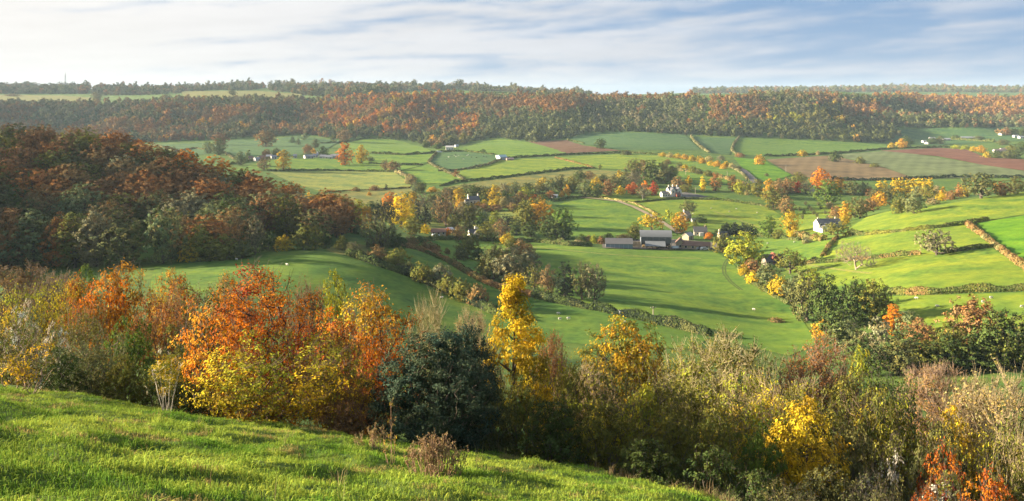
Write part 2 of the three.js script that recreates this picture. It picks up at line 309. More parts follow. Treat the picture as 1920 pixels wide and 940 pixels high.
field([[1437, 300], [1560, 292], [1652, 313], [1720, 336], [1560, 340], [1487, 329]], 'stubble', 'tan brown stubble field in the valley', { fmin: 640, tex: ploughTex, metres: 150, turn: 1.2 });
field([[1562, 291], [1660, 284], [1720, 290], [1800, 303], [1930, 323], [1930, 333], [1722, 336], [1654, 313]], 'sage', 'wide sage green field beside the ploughed clay', { fmin: 640, tex: ploughTex, metres: 150, turn: 1.1 });
field([[1650, 283], [1760, 278], [1812, 281], [1850, 296], [1945, 301], [1945, 324], [1850, 311], [1760, 294]], 'clay', 'red brown ploughed field on the far right', { fmin: 700, tex: ploughTex, metres: 130, turn: 0.5 });
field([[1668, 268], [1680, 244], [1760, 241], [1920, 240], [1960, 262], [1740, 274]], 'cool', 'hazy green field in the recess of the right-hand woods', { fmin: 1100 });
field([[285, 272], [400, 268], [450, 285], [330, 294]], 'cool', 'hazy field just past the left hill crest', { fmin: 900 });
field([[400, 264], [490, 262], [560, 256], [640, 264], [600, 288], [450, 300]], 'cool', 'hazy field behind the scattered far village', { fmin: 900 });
field([[-60, 179], [120, 181], [190, 186], [170, 194], [-60, 196]], 'rough', 'hilltop field on the skyline plateau, at the left edge', { fmin: 1700, lift: 0.3 });
field([[340, 173], [480, 172], [565, 178], [560, 186], [400, 187], [345, 183]], 'rough', 'sunlit hilltop field above the far wood', { fmin: 1700, lift: 0.3 });
field([[870, 173], [980, 174], [1010, 178], [900, 179]], 'mid', 'thin strip of hilltop field right of the skyline trees', { fmin: 2000, lift: 0.3 });
// ways: ribbons of a given width along photo points
function ribbon(points, width, lift, fmin) {
  const pts = [];
  for (let i = 0; i + 1 < points.length; i++) for (let k = 0; k < 6; k++) { const h = hit(lerp(points[i][0], points[i + 1][0], k / 6), lerp(points[i][1], points[i + 1][1], k / 6), fmin); pts.push(V(h.X, 0, -h.f)); }
  const P = [], idx = [];
  pts.forEach((p, i) => {
    const d = pts[Math.min(i + 1, pts.length - 1)].clone().sub(pts[Math.max(i - 1, 0)]).normalize();
    for (const s of [-1, 0, 1]) { const X = p.x - d.z * s * width / 2, f = -(p.z + d.x * s * width / 2); P.push(X, groundY(X, f) + lift * Math.max(1, f / 300), -f); }
    if (i) { const a = i * 3 - 3; for (const c of [0, 1]) idx.push(a + c, a + c + 1, a + c + 3, a + c + 1, a + c + 4, a + c + 3); }
  });
  return gridGeo(P, idx);
}
const trackMat = groundMat([0.38, 0.31, 0.21], ploughTex, 9), laneMat = groundMat([0.17, 0.165, 0.16], ploughTex, 7);
tag(part('track', ribbon([[1085, 371], [1120, 374], [1160, 379], [1190, 390], [1216, 403], [1240, 417], [1262, 431], [1275, 440]], 3.6, 0.3, 400), trackMat, scene), 'pale farm track running down to the yellow tree', null, null, 'structure');
tag(part('lane', ribbon([[1372, 312], [1392, 320], [1404, 330], [1412, 338], [1418, 346]], 7, 0.35, 560), laneMat, scene), 'grey lane winding down between hedges', null, null, 'structure');
tag(part('forecourt', drape([[1245, 367], [1285, 362], [1310, 366], [1330, 371], [1290, 373], [1262, 371]], 0.25, 500), laneMat, scene), 'grey gravel forecourt of the white manor house', null, null, 'structure');
tag(part('yard', drape([[1128, 455], [1240, 448], [1345, 456], [1350, 468], [1240, 469], [1130, 466]], 0.2, 380), groundMat([0.2, 0.18, 0.15], ploughTex, 8), scene), 'grey farmyard between the barns', null, null, 'structure');

const pathStreakMat = groundMat([0.25, 0.27, 0.07], swardTex, 12), rutMat = groundMat([0.10, 0.15, 0.035], ploughTex, 6);
tag(part('worn_or_sunlit_strip', ribbon([[1338, 397], [1365, 406], [1398, 418], [1432, 430]], 1.8, 0.16, 400), pathStreakMat, scene), 'pale worn path crossing the sunlit track pasture', null, null, 'structure');
tag(part('worn_or_sunlit_strip', ribbon([[985, 463], [1060, 470], [1130, 477], [1240, 484], [1330, 486]], 2.4, 0.16, 300), pathStreakMat, scene), 'pale strip painted as a sunlit streak along the top of the wide pasture', null, null, 'structure');  // stands for a streak of sunlight on the grass, put in as colour
for (const dx of [0, 5]) tag(part('tractor_rut', ribbon([[1364 + dx, 486], [1358 + dx, 494], [1355 + dx, 503], [1356 + dx, 514], [1368 + dx, 530], [1392 + dx, 548]], 0.7, 0.15, 250), rutMat, scene), 'tractor rut curving down the right side of the wide pasture', null, null, 'structure', 1360 + dx);
tag(part('worn_or_sunlit_strip', ribbon([[1500, 494], [1530, 500], [1600, 510], [1640, 514]], 2, 0.16, 250), pathStreakMat, scene), 'faint worn path below the leaning bare tree', null, null, 'structure');
// ---------------------------------------------------------------- growing trees and shrubs
class Leaves {                                         // many small bent leaf blades, each with a tone of its own
  constructor() { this.p = []; this.c = []; this.i = []; }
  blade(o, n, up, L, w, col) {
    const s = V().crossVectors(n, up); if (s.lengthSq() < 1e-6) s.set(1, 0, 0); s.normalize();
    const t = V().crossVectors(s, n).normalize(), k = this.p.length / 3, b = L * 0.16;
    const q = [o.x - t.x * L / 2, o.y - t.y * L / 2, o.z - t.z * L / 2, o.x + s.x * w / 2 + n.x * b, o.y + s.y * w / 2 + n.y * b, o.z + s.z * w / 2 + n.z * b, o.x + t.x * L / 2, o.y + t.y * L / 2, o.z + t.z * L / 2, o.x - s.x * w / 2 + n.x * b, o.y - s.y * w / 2 + n.y * b, o.z - s.z * w / 2 + n.z * b];
    for (const x of q) this.p.push(x);
    for (let m = 0; m < 4; m++) this.c.push(col[0], col[1], col[2]);
    this.i.push(k, k + 1, k + 2, k, k + 2, k + 3);
  }
  geo() {
    const g = new THREE.BufferGeometry();
    g.setAttribute('position', new THREE.Float32BufferAttribute(this.p, 3)); g.setAttribute('color', new THREE.Float32BufferAttribute(this.c, 3));
    g.setIndex(this.i); g.computeVertexNormals(); return g;
  }
}
class Sticks {                                         // tapered branch segments
  constructor() { this.p = []; this.i = []; }
  seg(a, b, ra, rb, n = 4) {
    const d = b.clone().sub(a); if (d.lengthSq() < 1e-8) return; d.normalize();
    const s = V().crossVectors(d, Math.abs(d.y) > 0.9 ? V(1, 0, 0) : V(0, 1, 0)).normalize(), t = V().crossVectors(s, d), k = this.p.length / 3;
    for (const [o, r] of [[a, ra], [b, rb]]) for (let m = 0; m < n; m++) { const x = Math.cos(m * 2 * Math.PI / n) * r, y = Math.sin(m * 2 * Math.PI / n) * r; this.p.push(o.x + s.x * x + t.x * y, o.y + s.y * x + t.y * y, o.z + s.z * x + t.z * y); }
    for (let m = 0; m < n; m++) { const e = (m + 1) % n; this.i.push(k + m, k + n + m, k + e, k + e, k + n + m, k + n + e); }
  }
  geo() { const g = new THREE.BufferGeometry(); g.setAttribute('position', new THREE.Float32BufferAttribute(this.p, 3)); g.setIndex(this.i); g.computeVertexNormals(); return g; }
}
// Points inside the lobes of a crown are joined, one after another, to the nearest wood that is already there; leaves sit round the twig ends.
function grow(o) {
  o = { seed: 1, h: 10, w: 8, bare: 0.2, lobes: 9, lobeR: 0.34, shape: 'round', tips: 120, leaves: 14, leaf: 0.5, aspect: 0.6, spread: 0.7, shell: 0.55, trunk: 0.22, stems: 1, stemR: 0.2, sides: 4, twig: 0.012, up: 0.4, cols: null, jitter: 0.22, twigs: 0, twigL: 0.6, lean: 0, ...o };
  const r = rng(o.seed * 7919 + 13), cy0 = o.h * o.bare, L = [];
  const prof = { round: (t) => Math.sqrt(Math.max(0, 1 - (2 * t - 0.95) ** 2 * 0.95)), dome: (t) => Math.sqrt(Math.max(0.05, 1 - t * t * 0.95)), ball: (t) => Math.sqrt(Math.max(0.08, 1 - Math.pow(t, 3.2))) * (0.84 + 0.16 * Math.min(1, t * 3)), cone: (t) => 1.02 - 0.86 * t, spire: (t) => Math.min(1, 0.45 + t * 2.2) * Math.sqrt(Math.max(0.02, 1 - t * t)), vase: (t) => 0.35 + 0.65 * Math.sin(Math.min(1, t * 1.15) * Math.PI * 0.62), flat: (t) => Math.sqrt(Math.max(0.03, 1 - (t * 1.2 - 0.35) ** 2 * 1.2)), egg: (t) => Math.sqrt(Math.max(0.02, 1 - (2 * t - 0.8) ** 2 * 0.68)) }[o.shape];
  for (let k = 0; k < o.lobes; k++) {
    const t = (k + 0.5 + 0.5 * (r() - 0.5)) / o.lobes, R = o.w / 2 * prof(t), lr = o.w / 2 * o.lobeR * (0.7 + 0.6 * r()) * (0.55 + 0.45 * prof(t)), a = k * 2.39996 + r() * 0.9, q = Math.max(0, R - lr * 0.85) * (0.55 + 0.5 * Math.sqrt(r()));
    L.push({ c: V(Math.cos(a) * q + o.lean * o.w * t, cy0 + lr * 0.5 + (o.h - cy0 - lr * 1.35) * t, Math.sin(a) * q), r: lr, col: o.cols ? o.cols[Math.floor(r() * o.cols.length)] : [1, 1, 1], k: 1 + (r() - 0.5) * o.jitter * 1.4, hue: (r() - 0.5) * o.jitter });
    if (o.tint) L[k].col = o.tint(L[k].c, r) ?? L[k].col;
  }
  const vol = L.map((l) => l.r ** 2), tot = vol.reduce((a, b) => a + b, 0), tips = [];
  for (let k = 0; k < o.tips; k++) {
    let x = r() * tot, m = 0; while (x > vol[m] && m < L.length - 1) x -= vol[m++];
    const l = L[m], z = r() * 2 - 1, a = r() * 6.283, q = l.r * (o.shell + (1 - o.shell) * Math.cbrt(r())) * (0.85 + 0.3 * r()), s = Math.sqrt(1 - z * z);
    const p = V(l.c.x + Math.cos(a) * s * q, l.c.y + z * q * 0.85, l.c.z + Math.sin(a) * s * q);
    p.y = Math.max(p.y, o.h * Math.min(o.bare, 0.05) + 0.02 * o.h); tips.push({ p, l });
  }
  const nodes = [], add = (p, par, path) => { nodes.push({ p, par, path, n: 0 }); return nodes.length - 1; };
  for (let s = 0; s < o.stems; s++) {
    const a = s * 2.4 + r(), R = o.stems > 1 ? o.stemR * o.w * 0.5 : 0; let par = -1, base = V(Math.cos(a) * R * 0.3, 0, Math.sin(a) * R * 0.3), path = 0;
    const hgt = o.stems > 1 ? o.h * (o.stemH ?? 0.35) * (0.7 + 0.6 * r()) : Math.max(o.h * o.bare * 1.2, o.h * (o.leader ?? 0.35)), n = 6;
    for (let k = 0; k <= n; k++) { const t = k / n, p = V(base.x + Math.cos(a) * R * t + (r() - 0.5) * 0.02 * o.h + o.lean * o.w * t * hgt / o.h * 0.7, hgt * t, base.z + Math.sin(a) * R * t + (r() - 0.5) * 0.02 * o.h); if (k === 0) p.copy(base); par = add(p, par, path); if (o.keep) nodes[par].n = 1; path += hgt / n; }
  }
  const root = V(0, 0, 0);
  tips.sort((a, b) => a.p.distanceToSquared(root) - b.p.distanceToSquared(root));
  for (const t of tips) {
    let best = 0, bd = 1e9;
    for (let k = 0; k < nodes.length; k++) { const q = nodes[k]; if (q.par < 0) continue; const d = q.p.distanceTo(t.p) + 0.28 * q.path + Math.max(0, q.p.y - t.p.y) * 0.9; if (d < bd) { bd = d; best = k; } }
    const a = nodes[best], d = a.p.distanceTo(t.p), n = clamp(Math.round(d / (o.h * 0.07)), 1, 4); let par = best;
    for (let k = 1; k <= n; k++) { const s = k / n, p = a.p.clone().lerp(t.p, s); p.y += Math.sin(s * Math.PI) * d * -0.06; if (k < n) { p.x += (r() - 0.5) * d * 0.13; p.z += (r() - 0.5) * d * 0.13; p.y += (r() - 0.5) * d * 0.08; } par = add(p, par, a.path + d * s); }
    t.node = par;
  }
  for (const t of tips) for (let k = t.node; k >= 0; k = nodes[k].par) nodes[k].n++;
  const wood = new Sticks(), most = Math.max(...nodes.map((q) => q.n)), rad = (n) => Math.max(o.twig, o.trunk * Math.pow(Math.max(n, 0.5) / most, 0.46));
  for (const q of nodes) if (q.par >= 0) { const p = nodes[q.par]; if (q.n || p.n) wood.seg(p.p, q.p, rad(p.n) * (p.par < 0 ? 1.35 : 1), rad(q.n), rad(q.n) > o.trunk * 0.3 ? o.sides + 2 : o.sides > 3 ? 3 : o.sides); }
  const tw = o.twigs, lv = new Leaves(), mid = V(o.lean * o.w * 0.5, cy0 + (o.h - cy0) * 0.45, 0);
  for (const t of tips) {
    const pp = nodes[nodes[t.node].par].p;
    for (let k = 0; k < tw; k++) {
      const d = t.p.clone().sub(pp).normalize().multiplyScalar(0.5).add(V(gauss(r) * 0.6, 0.35 + o.up * r() + 0.3 * gauss(r), gauss(r) * 0.6)).normalize(), e = t.p.clone().addScaledVector(d, o.twigL * (0.4 + 0.9 * r()));
      wood.seg(pp.clone().lerp(t.p, 0.4 + 0.6 * r()), e, o.twig * 0.8, o.twig * 0.35, 3);
      if (o.twigLeaves) for (let m = 0; m < o.twigLeaves; m++) leafAt(e.clone().lerp(t.p, r() * 0.8), t, 0.25);
    }
    for (let k = 0; k < o.leaves; k++) leafAt(t.p, t, 1);
  }
  function leafAt(at, t, sp) {
    const p = at.clone().add(V(gauss(r) * o.spread * sp, gauss(r) * o.spread * 0.8 * sp, gauss(r) * o.spread * sp)); if (p.y < 0.03) p.y = 0.03 + 0.1 * r();
    const out = p.clone().sub(t.l.c).normalize().multiplyScalar(0.55).add(p.clone().sub(mid).normalize().multiplyScalar(0.45)), n = V(out.x + gauss(r) * 0.75, out.y + 0.25 + gauss(r) * 0.7, out.z + gauss(r) * 0.75).normalize();
    const size = o.leaf * (0.65 + 0.7 * r()), v = t.l.k * (1 + (r() - 0.5) * 2 * o.jitter), h = t.l.hue + (r() - 0.5) * o.jitter * 0.6, c = t.l.col;
    lv.blade(p, n, V(gauss(r), 0.6 + gauss(r) * 0.5, gauss(r)), size, size * o.aspect, [c[0] * v * (1 + h), c[1] * v, c[2] * v * (1 - h)]);
  }
  const pts = lv.p.length > 3000 ? lv.p : wood.p, rs = [], hs = [];
  for (let k = 0; k < pts.length; k += 3) { rs.push(Math.abs(pts[k] - o.lean * o.w * 0.5), Math.abs(pts[k + 2])); hs.push(pts[k + 1]); }
  rs.sort((a, b) => a - b); hs.sort((a, b) => a - b);
  return { wood: wood.geo(), leaf: lv.p.length ? lv.geo() : null, h: hs[Math.floor(hs.length * 0.995)], w: 2 * rs[Math.floor(rs.length * 0.985)], tris: wood.i.length / 3 + lv.i.length / 3 };
}
const COL = {
  deep: [0.055, 0.080, 0.022], holm: [0.05, 0.078, 0.05], green: [0.085, 0.135, 0.024], olive: [0.122, 0.124, 0.026], lime: [0.28, 0.30, 0.03], gold: [0.42, 0.30, 0.026], yellow: [0.62, 0.455, 0.03],
  amber: [0.50, 0.285, 0.03], orange: [0.50, 0.175, 0.014], flame: [0.42, 0.11, 0.022], red: [0.34, 0.06, 0.025], rust: [0.25, 0.115, 0.034], russet: [0.20, 0.11, 0.044], brown: [0.20, 0.132, 0.052], grey: [0.16, 0.15, 0.08], sage: [0.13, 0.155, 0.065],
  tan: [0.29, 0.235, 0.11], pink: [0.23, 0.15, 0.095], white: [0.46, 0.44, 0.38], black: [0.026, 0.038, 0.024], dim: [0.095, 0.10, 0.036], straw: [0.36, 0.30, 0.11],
};
for (const k of ['deep', 'green', 'olive', 'rust', 'russet', 'brown', 'grey', 'sage', 'dim']) COL[k] = COL[k].map((v) => v * 1.22);
const WORD = { deep: 'deep green', holm: 'dark blue-green', green: 'green', olive: 'olive green', lime: 'yellow-green', gold: 'golden', yellow: 'bright yellow', amber: 'amber', orange: 'orange', flame: 'flame orange', red: 'red', rust: 'rust brown', russet: 'russet', brown: 'brown', grey: 'grey-brown', sage: 'grey-green', tan: 'tan', pink: 'pinkish brown', white: 'whitish', black: 'blackish green', dim: 'dull green', straw: 'straw coloured' };
const leafMats = new Map(), woodMats = new Map();
function leafMat(c, thin = 0) {
  const k = (typeof c === 'string' ? c : 'own') + thin;
  if (!leafMats.has(k)) { const m = new THREE.MeshPhysicalMaterial({ color: COL[c] ? C(COL[c]) : C([1, 1, 1]), vertexColors: true, roughness: 0.75, side: THREE.DoubleSide, transmission: thin, thickness: 0 }); m.specularIntensity = 0.04; leafMats.set(k, m); }
  return leafMats.get(k);
}
function woodMat(c) { if (!woodMats.has(c)) { const m = new THREE.MeshStandardMaterial({ color: C(c), roughness: 0.95 }); woodMats.set(c, m); } return woodMats.get(c); }
const BARK = [0.07, 0.055, 0.042], PALEBARK = [0.22, 0.18, 0.13], WHITEBARK = [0.5, 0.45, 0.38];
const kinds = {};                                       // kind -> list of grown shapes
function planted(proto, color, name, { thin = 0, bark = BARK } = {}) {
  const g = new THREE.Group(); g.name = numbered(name);
  part('trunk', proto.wood, woodMat(bark), g);
  if (proto.leaf) part('crown', proto.leaf, leafMat(color, thin), g);
  scene.add(g); return g;
}
const firsts = new Map();
function plantCopy(proto, color, name, opt) {            // one of each shape and tone is built, the others are copies of it
  const k = proto.id + '|' + color + '|' + (opt?.bark ?? '') + '|' + (opt?.thin ?? 0);
  if (!firsts.has(k)) { const g = planted(proto, color, name, opt); firsts.set(k, g); return g; }
  const g = firsts.get(k).clone(); g.name = numbered(name); g.userData = {}; scene.add(g); return g;
}
let protoId = 0;
function kind(name, list) { kinds[name] = list.map((o) => { const p = grow(o); p.id = ++protoId; return p; }); }
// shapes for the middle distance; leaf faces there stand for sprays of leaves
kind('round', [1, 2, 3, 4].map((s) => ({ seed: s, h: 10, w: 10, bare: 0.02, lobes: 24, lobeR: 0.5, tips: 260, leaves: 20, leaf: 0.34, spread: 0.44, trunk: 0.28, twig: 0.03, aspect: 0.72, leader: 0.3, jitter: 0.26 })));
kind('woodland', [61, 62, 63].map((s) => ({ seed: s, h: 14, w: 12, bare: 0.12, lobes: 22, lobeR: 0.44, tips: 280, leaves: 20, leaf: 0.36, spread: 0.45, trunk: 0.3, twig: 0.03, aspect: 0.72, leader: 0.3, jitter: 0.22 })));
kind('bush', [5, 6, 7].map((s) => ({ seed: s, h: 6, w: 8, bare: 0.0, shape: 'dome', lobes: 20, lobeR: 0.48, tips: 200, leaves: 18, leaf: 0.3, spread: 0.38, trunk: 0.12, stems: 4, twig: 0.02, aspect: 0.72, jitter: 0.26 })));
kind('oak', [8, 9].map((s) => ({ seed: s, h: 10, w: 12, bare: 0.16, shape: 'flat', lobes: 18, lobeR: 0.36, tips: 230, leaves: 13, leaf: 0.42, spread: 0.42, trunk: 0.42, twig: 0.035, aspect: 0.7, leader: 0.4 })));
kind('tall', [10, 11, 12].map((s) => ({ seed: s, h: 14, w: 7, bare: 0.03, shape: 'egg', lobes: 22, lobeR: 0.56, tips: 250, leaves: 19, leaf: 0.34, spread: 0.42, trunk: 0.25, leader: 0.75, twig: 0.03, aspect: 0.7, jitter: 0.26 })));
kind('poplar', [13, 14].map((s) => ({ seed: s, h: 15, w: 5, bare: 0.02, shape: 'spire', lobes: 18, lobeR: 0.7, tips: 170, leaves: 12, leaf: 0.5, spread: 0.4, trunk: 0.22, leader: 0.9, twig: 0.03, aspect: 0.7 })));
kind('fir', [15, 16].map((s) => ({ seed: s, h: 14, w: 7, bare: 0.01, shape: 'cone', lobes: 24, lobeR: 0.44, tips: 200, leaves: 13, leaf: 0.45, spread: 0.36, trunk: 0.22, leader: 0.95, twig: 0.03, aspect: 0.45 })));
kind('cedar', [17].map((s) => ({ seed: s, h: 11, w: 13, bare: 0.25, shape: 'flat', lobes: 16, lobeR: 0.34, tips: 180, leaves: 13, leaf: 0.5, spread: 0.45, trunk: 0.4, leader: 0.7, twig: 0.04, aspect: 0.4 })));
kind('thin', [18, 19].map((s) => ({ seed: s, h: 10, w: 9, bare: 0.06, lobes: 18, lobeR: 0.48, tips: 230, leaves: 7, leaf: 0.42, spread: 0.55, trunk: 0.28, twig: 0.035, aspect: 0.6, twigs: 3, twigL: 1.0, leader: 0.4 })));
kind('bare', [20].map((s) => ({ seed: s, h: 9, w: 13, bare: 0.22, shape: 'flat', lobes: 14, lobeR: 0.34, tips: 260, leaves: 1, leaf: 0.3, spread: 0.4, trunk: 0.36, twig: 0.035, twigs: 4, twigL: 1.0, lean: -0.16, leader: 0.4 })));
kind('farcrown', [21, 22].map((s) => ({ seed: s, h: 11, w: 11, bare: 0.05, lobes: 10, lobeR: 0.46, tips: 60, leaves: 9, leaf: 1.05, spread: 0.7, trunk: 0.25, twig: 0.1, sides: 3, aspect: 0.75 })));

// ---------------------------------------------------------------- woods that read as one mass: far-off
function wood(name, label, outline, spacing, size, colour, { fmin = 1250, fmax = 3600, seed = 1, shape = 0, gap = 0 } = {}) {
  const r = rng(seed), spots = [], xs = outline.map((p) => p[0]), bx0 = Math.min(...xs), bx1 = Math.max(...xs);
  for (let f = fmin; f < fmax; f += spacing * 0.87) {
    const X0 = (bx0 - 960) / F * f, X1 = (bx1 - 960) / F * f;
    for (let X = X0; X < X1; X += spacing) {
      const x = X + (r() - 0.5) * spacing * 0.9, g = f + (r() - 0.5) * spacing * 0.9, px = 960 + F * x / g, py = rowAt(px, g);
      if (!inPoly(px, py, outline) || (gap && fbm(x / 60, g / 90, 2, 3.9) < gap)) continue;
      spots.push([x, groundY(x, g), -g, px, py]);
    }
  }
  const p = kinds.farcrown[shape], geo = mergeGeometries([p.leaf, (() => { const w = p.wood.clone(), n = w.attributes.position.count; w.setAttribute('color', new THREE.Float32BufferAttribute(new Float32Array(n * 3).fill(0.5), 3)); return w; })()]);
  const m = new THREE.InstancedMesh(geo, leafMat('own'), spots.length), M = new THREE.Matrix4(), q = new THREE.Quaternion(), up = V(0, 1, 0);
  spots.forEach(([x, y, z, px, py], i) => {
    const k = size / 11 * (0.6 + 0.8 * r() * r() + 0.2 * r()), tall = k * (0.85 + 0.45 * r()) * (gap ? 1 + 0.9 * fbm(x / 45, 1.7, 2, 8.8) : 1);
    M.compose(V(x, y - 0.6, z), q.setFromAxisAngle(up, r() * 6.283), V(k, tall, k)); m.setMatrixAt(i, M);
    const st = fbm(x / 30, z / 30, 2, 2.6), rs = () => clamp(0.5 + 1.5 * st + (r() - 0.5) * 0.45, 0, 0.999), c = COL[colour(px, py, rs, fbm(x / 110, z / 110, 2, 4.4), fbm(x / 42, z / 42, 2, 9.1))].map((q, n) => lerp(q, [0.12, 0.095, 0.045][n], 0.28)), v = 0.88 + 0.24 * r();
    m.setColorAt(i, C([c[0] * v, c[1] * v, c[2] * v]));
  });
  m.name = numbered(name); m.castShadow = m.receiveShadow = true; scene.add(m);
  tag(m, label, 'wood', null, 'stuff', xs[0]);
  return spots.length;
}
const pick = (r, ...a) => a[Math.floor(r() * a.length)];
const MAIN = [[-200, 264], [260, 268], [420, 261], [560, 253], [645, 262], [700, 257], [765, 264], [805, 276], [850, 274], [935, 258], [1000, 268], [1060, 261], [1100, 250], [1180, 247], [1300, 254], [1400, 257], [1500, 262], [1660, 269], [1690, 258], [1668, 240], [1640, 205], [1640, 186], [1560, 180], [1500, 179], [1350, 185], [1200, 185], [1000, 183], [860, 180], [720, 181], [640, 190], [480, 187], [340, 191], [200, 196], [-200, 197]];
wood('wood', 'autumn beech wood covering the long escarpment across the valley', MAIN, 10.6, 12.2, (px, py, r, a, b) => {
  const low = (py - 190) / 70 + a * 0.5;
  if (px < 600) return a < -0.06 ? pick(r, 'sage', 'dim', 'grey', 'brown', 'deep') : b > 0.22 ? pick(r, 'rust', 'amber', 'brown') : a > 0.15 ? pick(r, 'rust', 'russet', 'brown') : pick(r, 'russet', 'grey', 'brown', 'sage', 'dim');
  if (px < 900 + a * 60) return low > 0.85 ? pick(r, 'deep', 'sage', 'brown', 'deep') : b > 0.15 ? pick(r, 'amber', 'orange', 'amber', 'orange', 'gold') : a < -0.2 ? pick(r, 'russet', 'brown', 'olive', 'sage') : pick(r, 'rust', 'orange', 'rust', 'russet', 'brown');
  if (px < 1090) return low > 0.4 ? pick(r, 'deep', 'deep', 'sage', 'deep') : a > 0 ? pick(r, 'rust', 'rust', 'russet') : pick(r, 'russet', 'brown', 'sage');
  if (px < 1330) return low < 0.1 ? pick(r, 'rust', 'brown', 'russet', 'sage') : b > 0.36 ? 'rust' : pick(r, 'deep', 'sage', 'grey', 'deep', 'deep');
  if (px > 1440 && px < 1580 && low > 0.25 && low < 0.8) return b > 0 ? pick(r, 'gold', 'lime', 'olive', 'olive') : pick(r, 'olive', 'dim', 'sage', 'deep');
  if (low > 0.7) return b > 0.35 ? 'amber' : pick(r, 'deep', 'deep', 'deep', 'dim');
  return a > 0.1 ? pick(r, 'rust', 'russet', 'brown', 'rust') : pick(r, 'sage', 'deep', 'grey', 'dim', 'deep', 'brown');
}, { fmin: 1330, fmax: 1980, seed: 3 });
wood('wood', 'red-brown wood in the recess at the far right', [[1630, 234], [1720, 241], [1960, 239], [2150, 239], [2150, 189], [1920, 188], [1800, 187], [1640, 182], [1640, 200]], 11, 13, (px, py, r, a, b) => (py > 222 ? pick(r, 'deep', 'sage', 'deep', 'russet') : a > -0.1 ? pick(r, 'rust', 'rust', 'rust', 'russet', 'amber') : pick(r, 'sage', 'deep', 'rust')), { fmin: 1560, fmax: 2420, seed: 4 });
const ridgeMix = (px, py, r, a, b) => (b > 0.2 ? pick(r, 'rust', 'russet', 'brown') : pick(r, 'dim', 'deep', 'grey', 'sage'));
wood('copse', 'belt of trees along the skyline plateau, at the left edge', [[-200, 176], [160, 177], [170, 166], [-200, 164]], 15, 17, ridgeMix, { fmin: 2450, fmax: 2950, seed: 5, gap: -0.2, shape: 1 });
wood('copse', 'long skyline belt of trees right of the mast', [[174, 180], [330, 178], [345, 172], [470, 170], [500, 164], [174, 165]], 16, 15, ridgeMix, { fmin: 2380, fmax: 2900, seed: 6, gap: -0.2 });
wood('copse', 'dark skyline wood above the orange beech slope', [[505, 170], [560, 178], [640, 189], [720, 181], [760, 171], [880, 170], [870, 164], [505, 163]], 16, 16, ridgeMix, { fmin: 2000, fmax: 2900, seed: 7, gap: -0.2, shape: 1 });
wood('copse', 'thin tree belt on the skyline, right of the dark wood', [[880, 172], [1000, 175], [1110, 180], [1110, 175], [980, 168], [880, 166]], 17, 14, ridgeMix, { fmin: 2500, fmax: 3100, seed: 8, gap: -0.2 });
wood('wood', 'far blue wooded hills on the horizon at the right', [[1290, 184], [1960, 184], [2200, 184], [2200, 164], [1640, 163], [1300, 172]], 24, 19, (px, py, r) => pick(r, 'deep', 'dim', 'sage', 'russet'), { fmin: 3700, fmax: 4400, seed: 9 });
// ---------------------------------------------------------------- the wood on the left hillside, tree by tree
{
  const r = rng(77), list = [];
  for (let f = 288; f < 470; f += 11.5) for (let X = -330; X < -66; X += 13.5) {
    const x = X + (r() - 0.5) * 8, g = f + (r() - 0.5) * 7, px = 960 + F * x / g, py = rowAt(px, g);
    const crest = 430 - 40 * smooth(250, 620, px);
    if (px > 655 || g > crest + 12 || px < -70) continue;
    if (g < 292 + 40 * smooth(380, 520, px) && px > 40) continue;                        // the foot of the wood is set tree by tree below
    if (g < 345 && px > 240 && px < 300) continue;
    list.push([x, g, px, py, (g - 290) / (crest - 290)]);
  }
  for (const [x, g, px, py, t] of list) {
    const n = fbm(x / 30, g / 30, 2, 6.6), m = r();
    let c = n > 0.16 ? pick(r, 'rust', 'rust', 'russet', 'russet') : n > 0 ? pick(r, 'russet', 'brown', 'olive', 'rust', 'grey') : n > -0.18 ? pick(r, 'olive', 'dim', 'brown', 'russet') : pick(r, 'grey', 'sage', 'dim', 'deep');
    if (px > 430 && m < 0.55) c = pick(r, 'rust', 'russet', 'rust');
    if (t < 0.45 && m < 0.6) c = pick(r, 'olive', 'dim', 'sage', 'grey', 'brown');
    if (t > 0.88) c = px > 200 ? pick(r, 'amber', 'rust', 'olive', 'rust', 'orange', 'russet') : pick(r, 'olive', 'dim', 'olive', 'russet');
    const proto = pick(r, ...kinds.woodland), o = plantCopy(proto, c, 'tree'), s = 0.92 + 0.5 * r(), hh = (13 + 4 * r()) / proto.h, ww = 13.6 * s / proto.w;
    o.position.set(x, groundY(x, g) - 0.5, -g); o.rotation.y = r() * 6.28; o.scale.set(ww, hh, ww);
    const row = t > 0.85 ? 'along the crest' : t > 0.6 ? 'high' : t > 0.3 ? 'halfway up' : 'low', col = px < 130 ? 'at the left edge' : px < 270 ? 'left of clearing' : px < 430 ? 'above clearing' : px < 560 ? 'right of clearing' : 'at its toe';
    tag(o, `${WORD[c]} tree ${row} in left wood, ${col}`, 'tree', 'trees of the left hillside wood', null, px);
  }
}
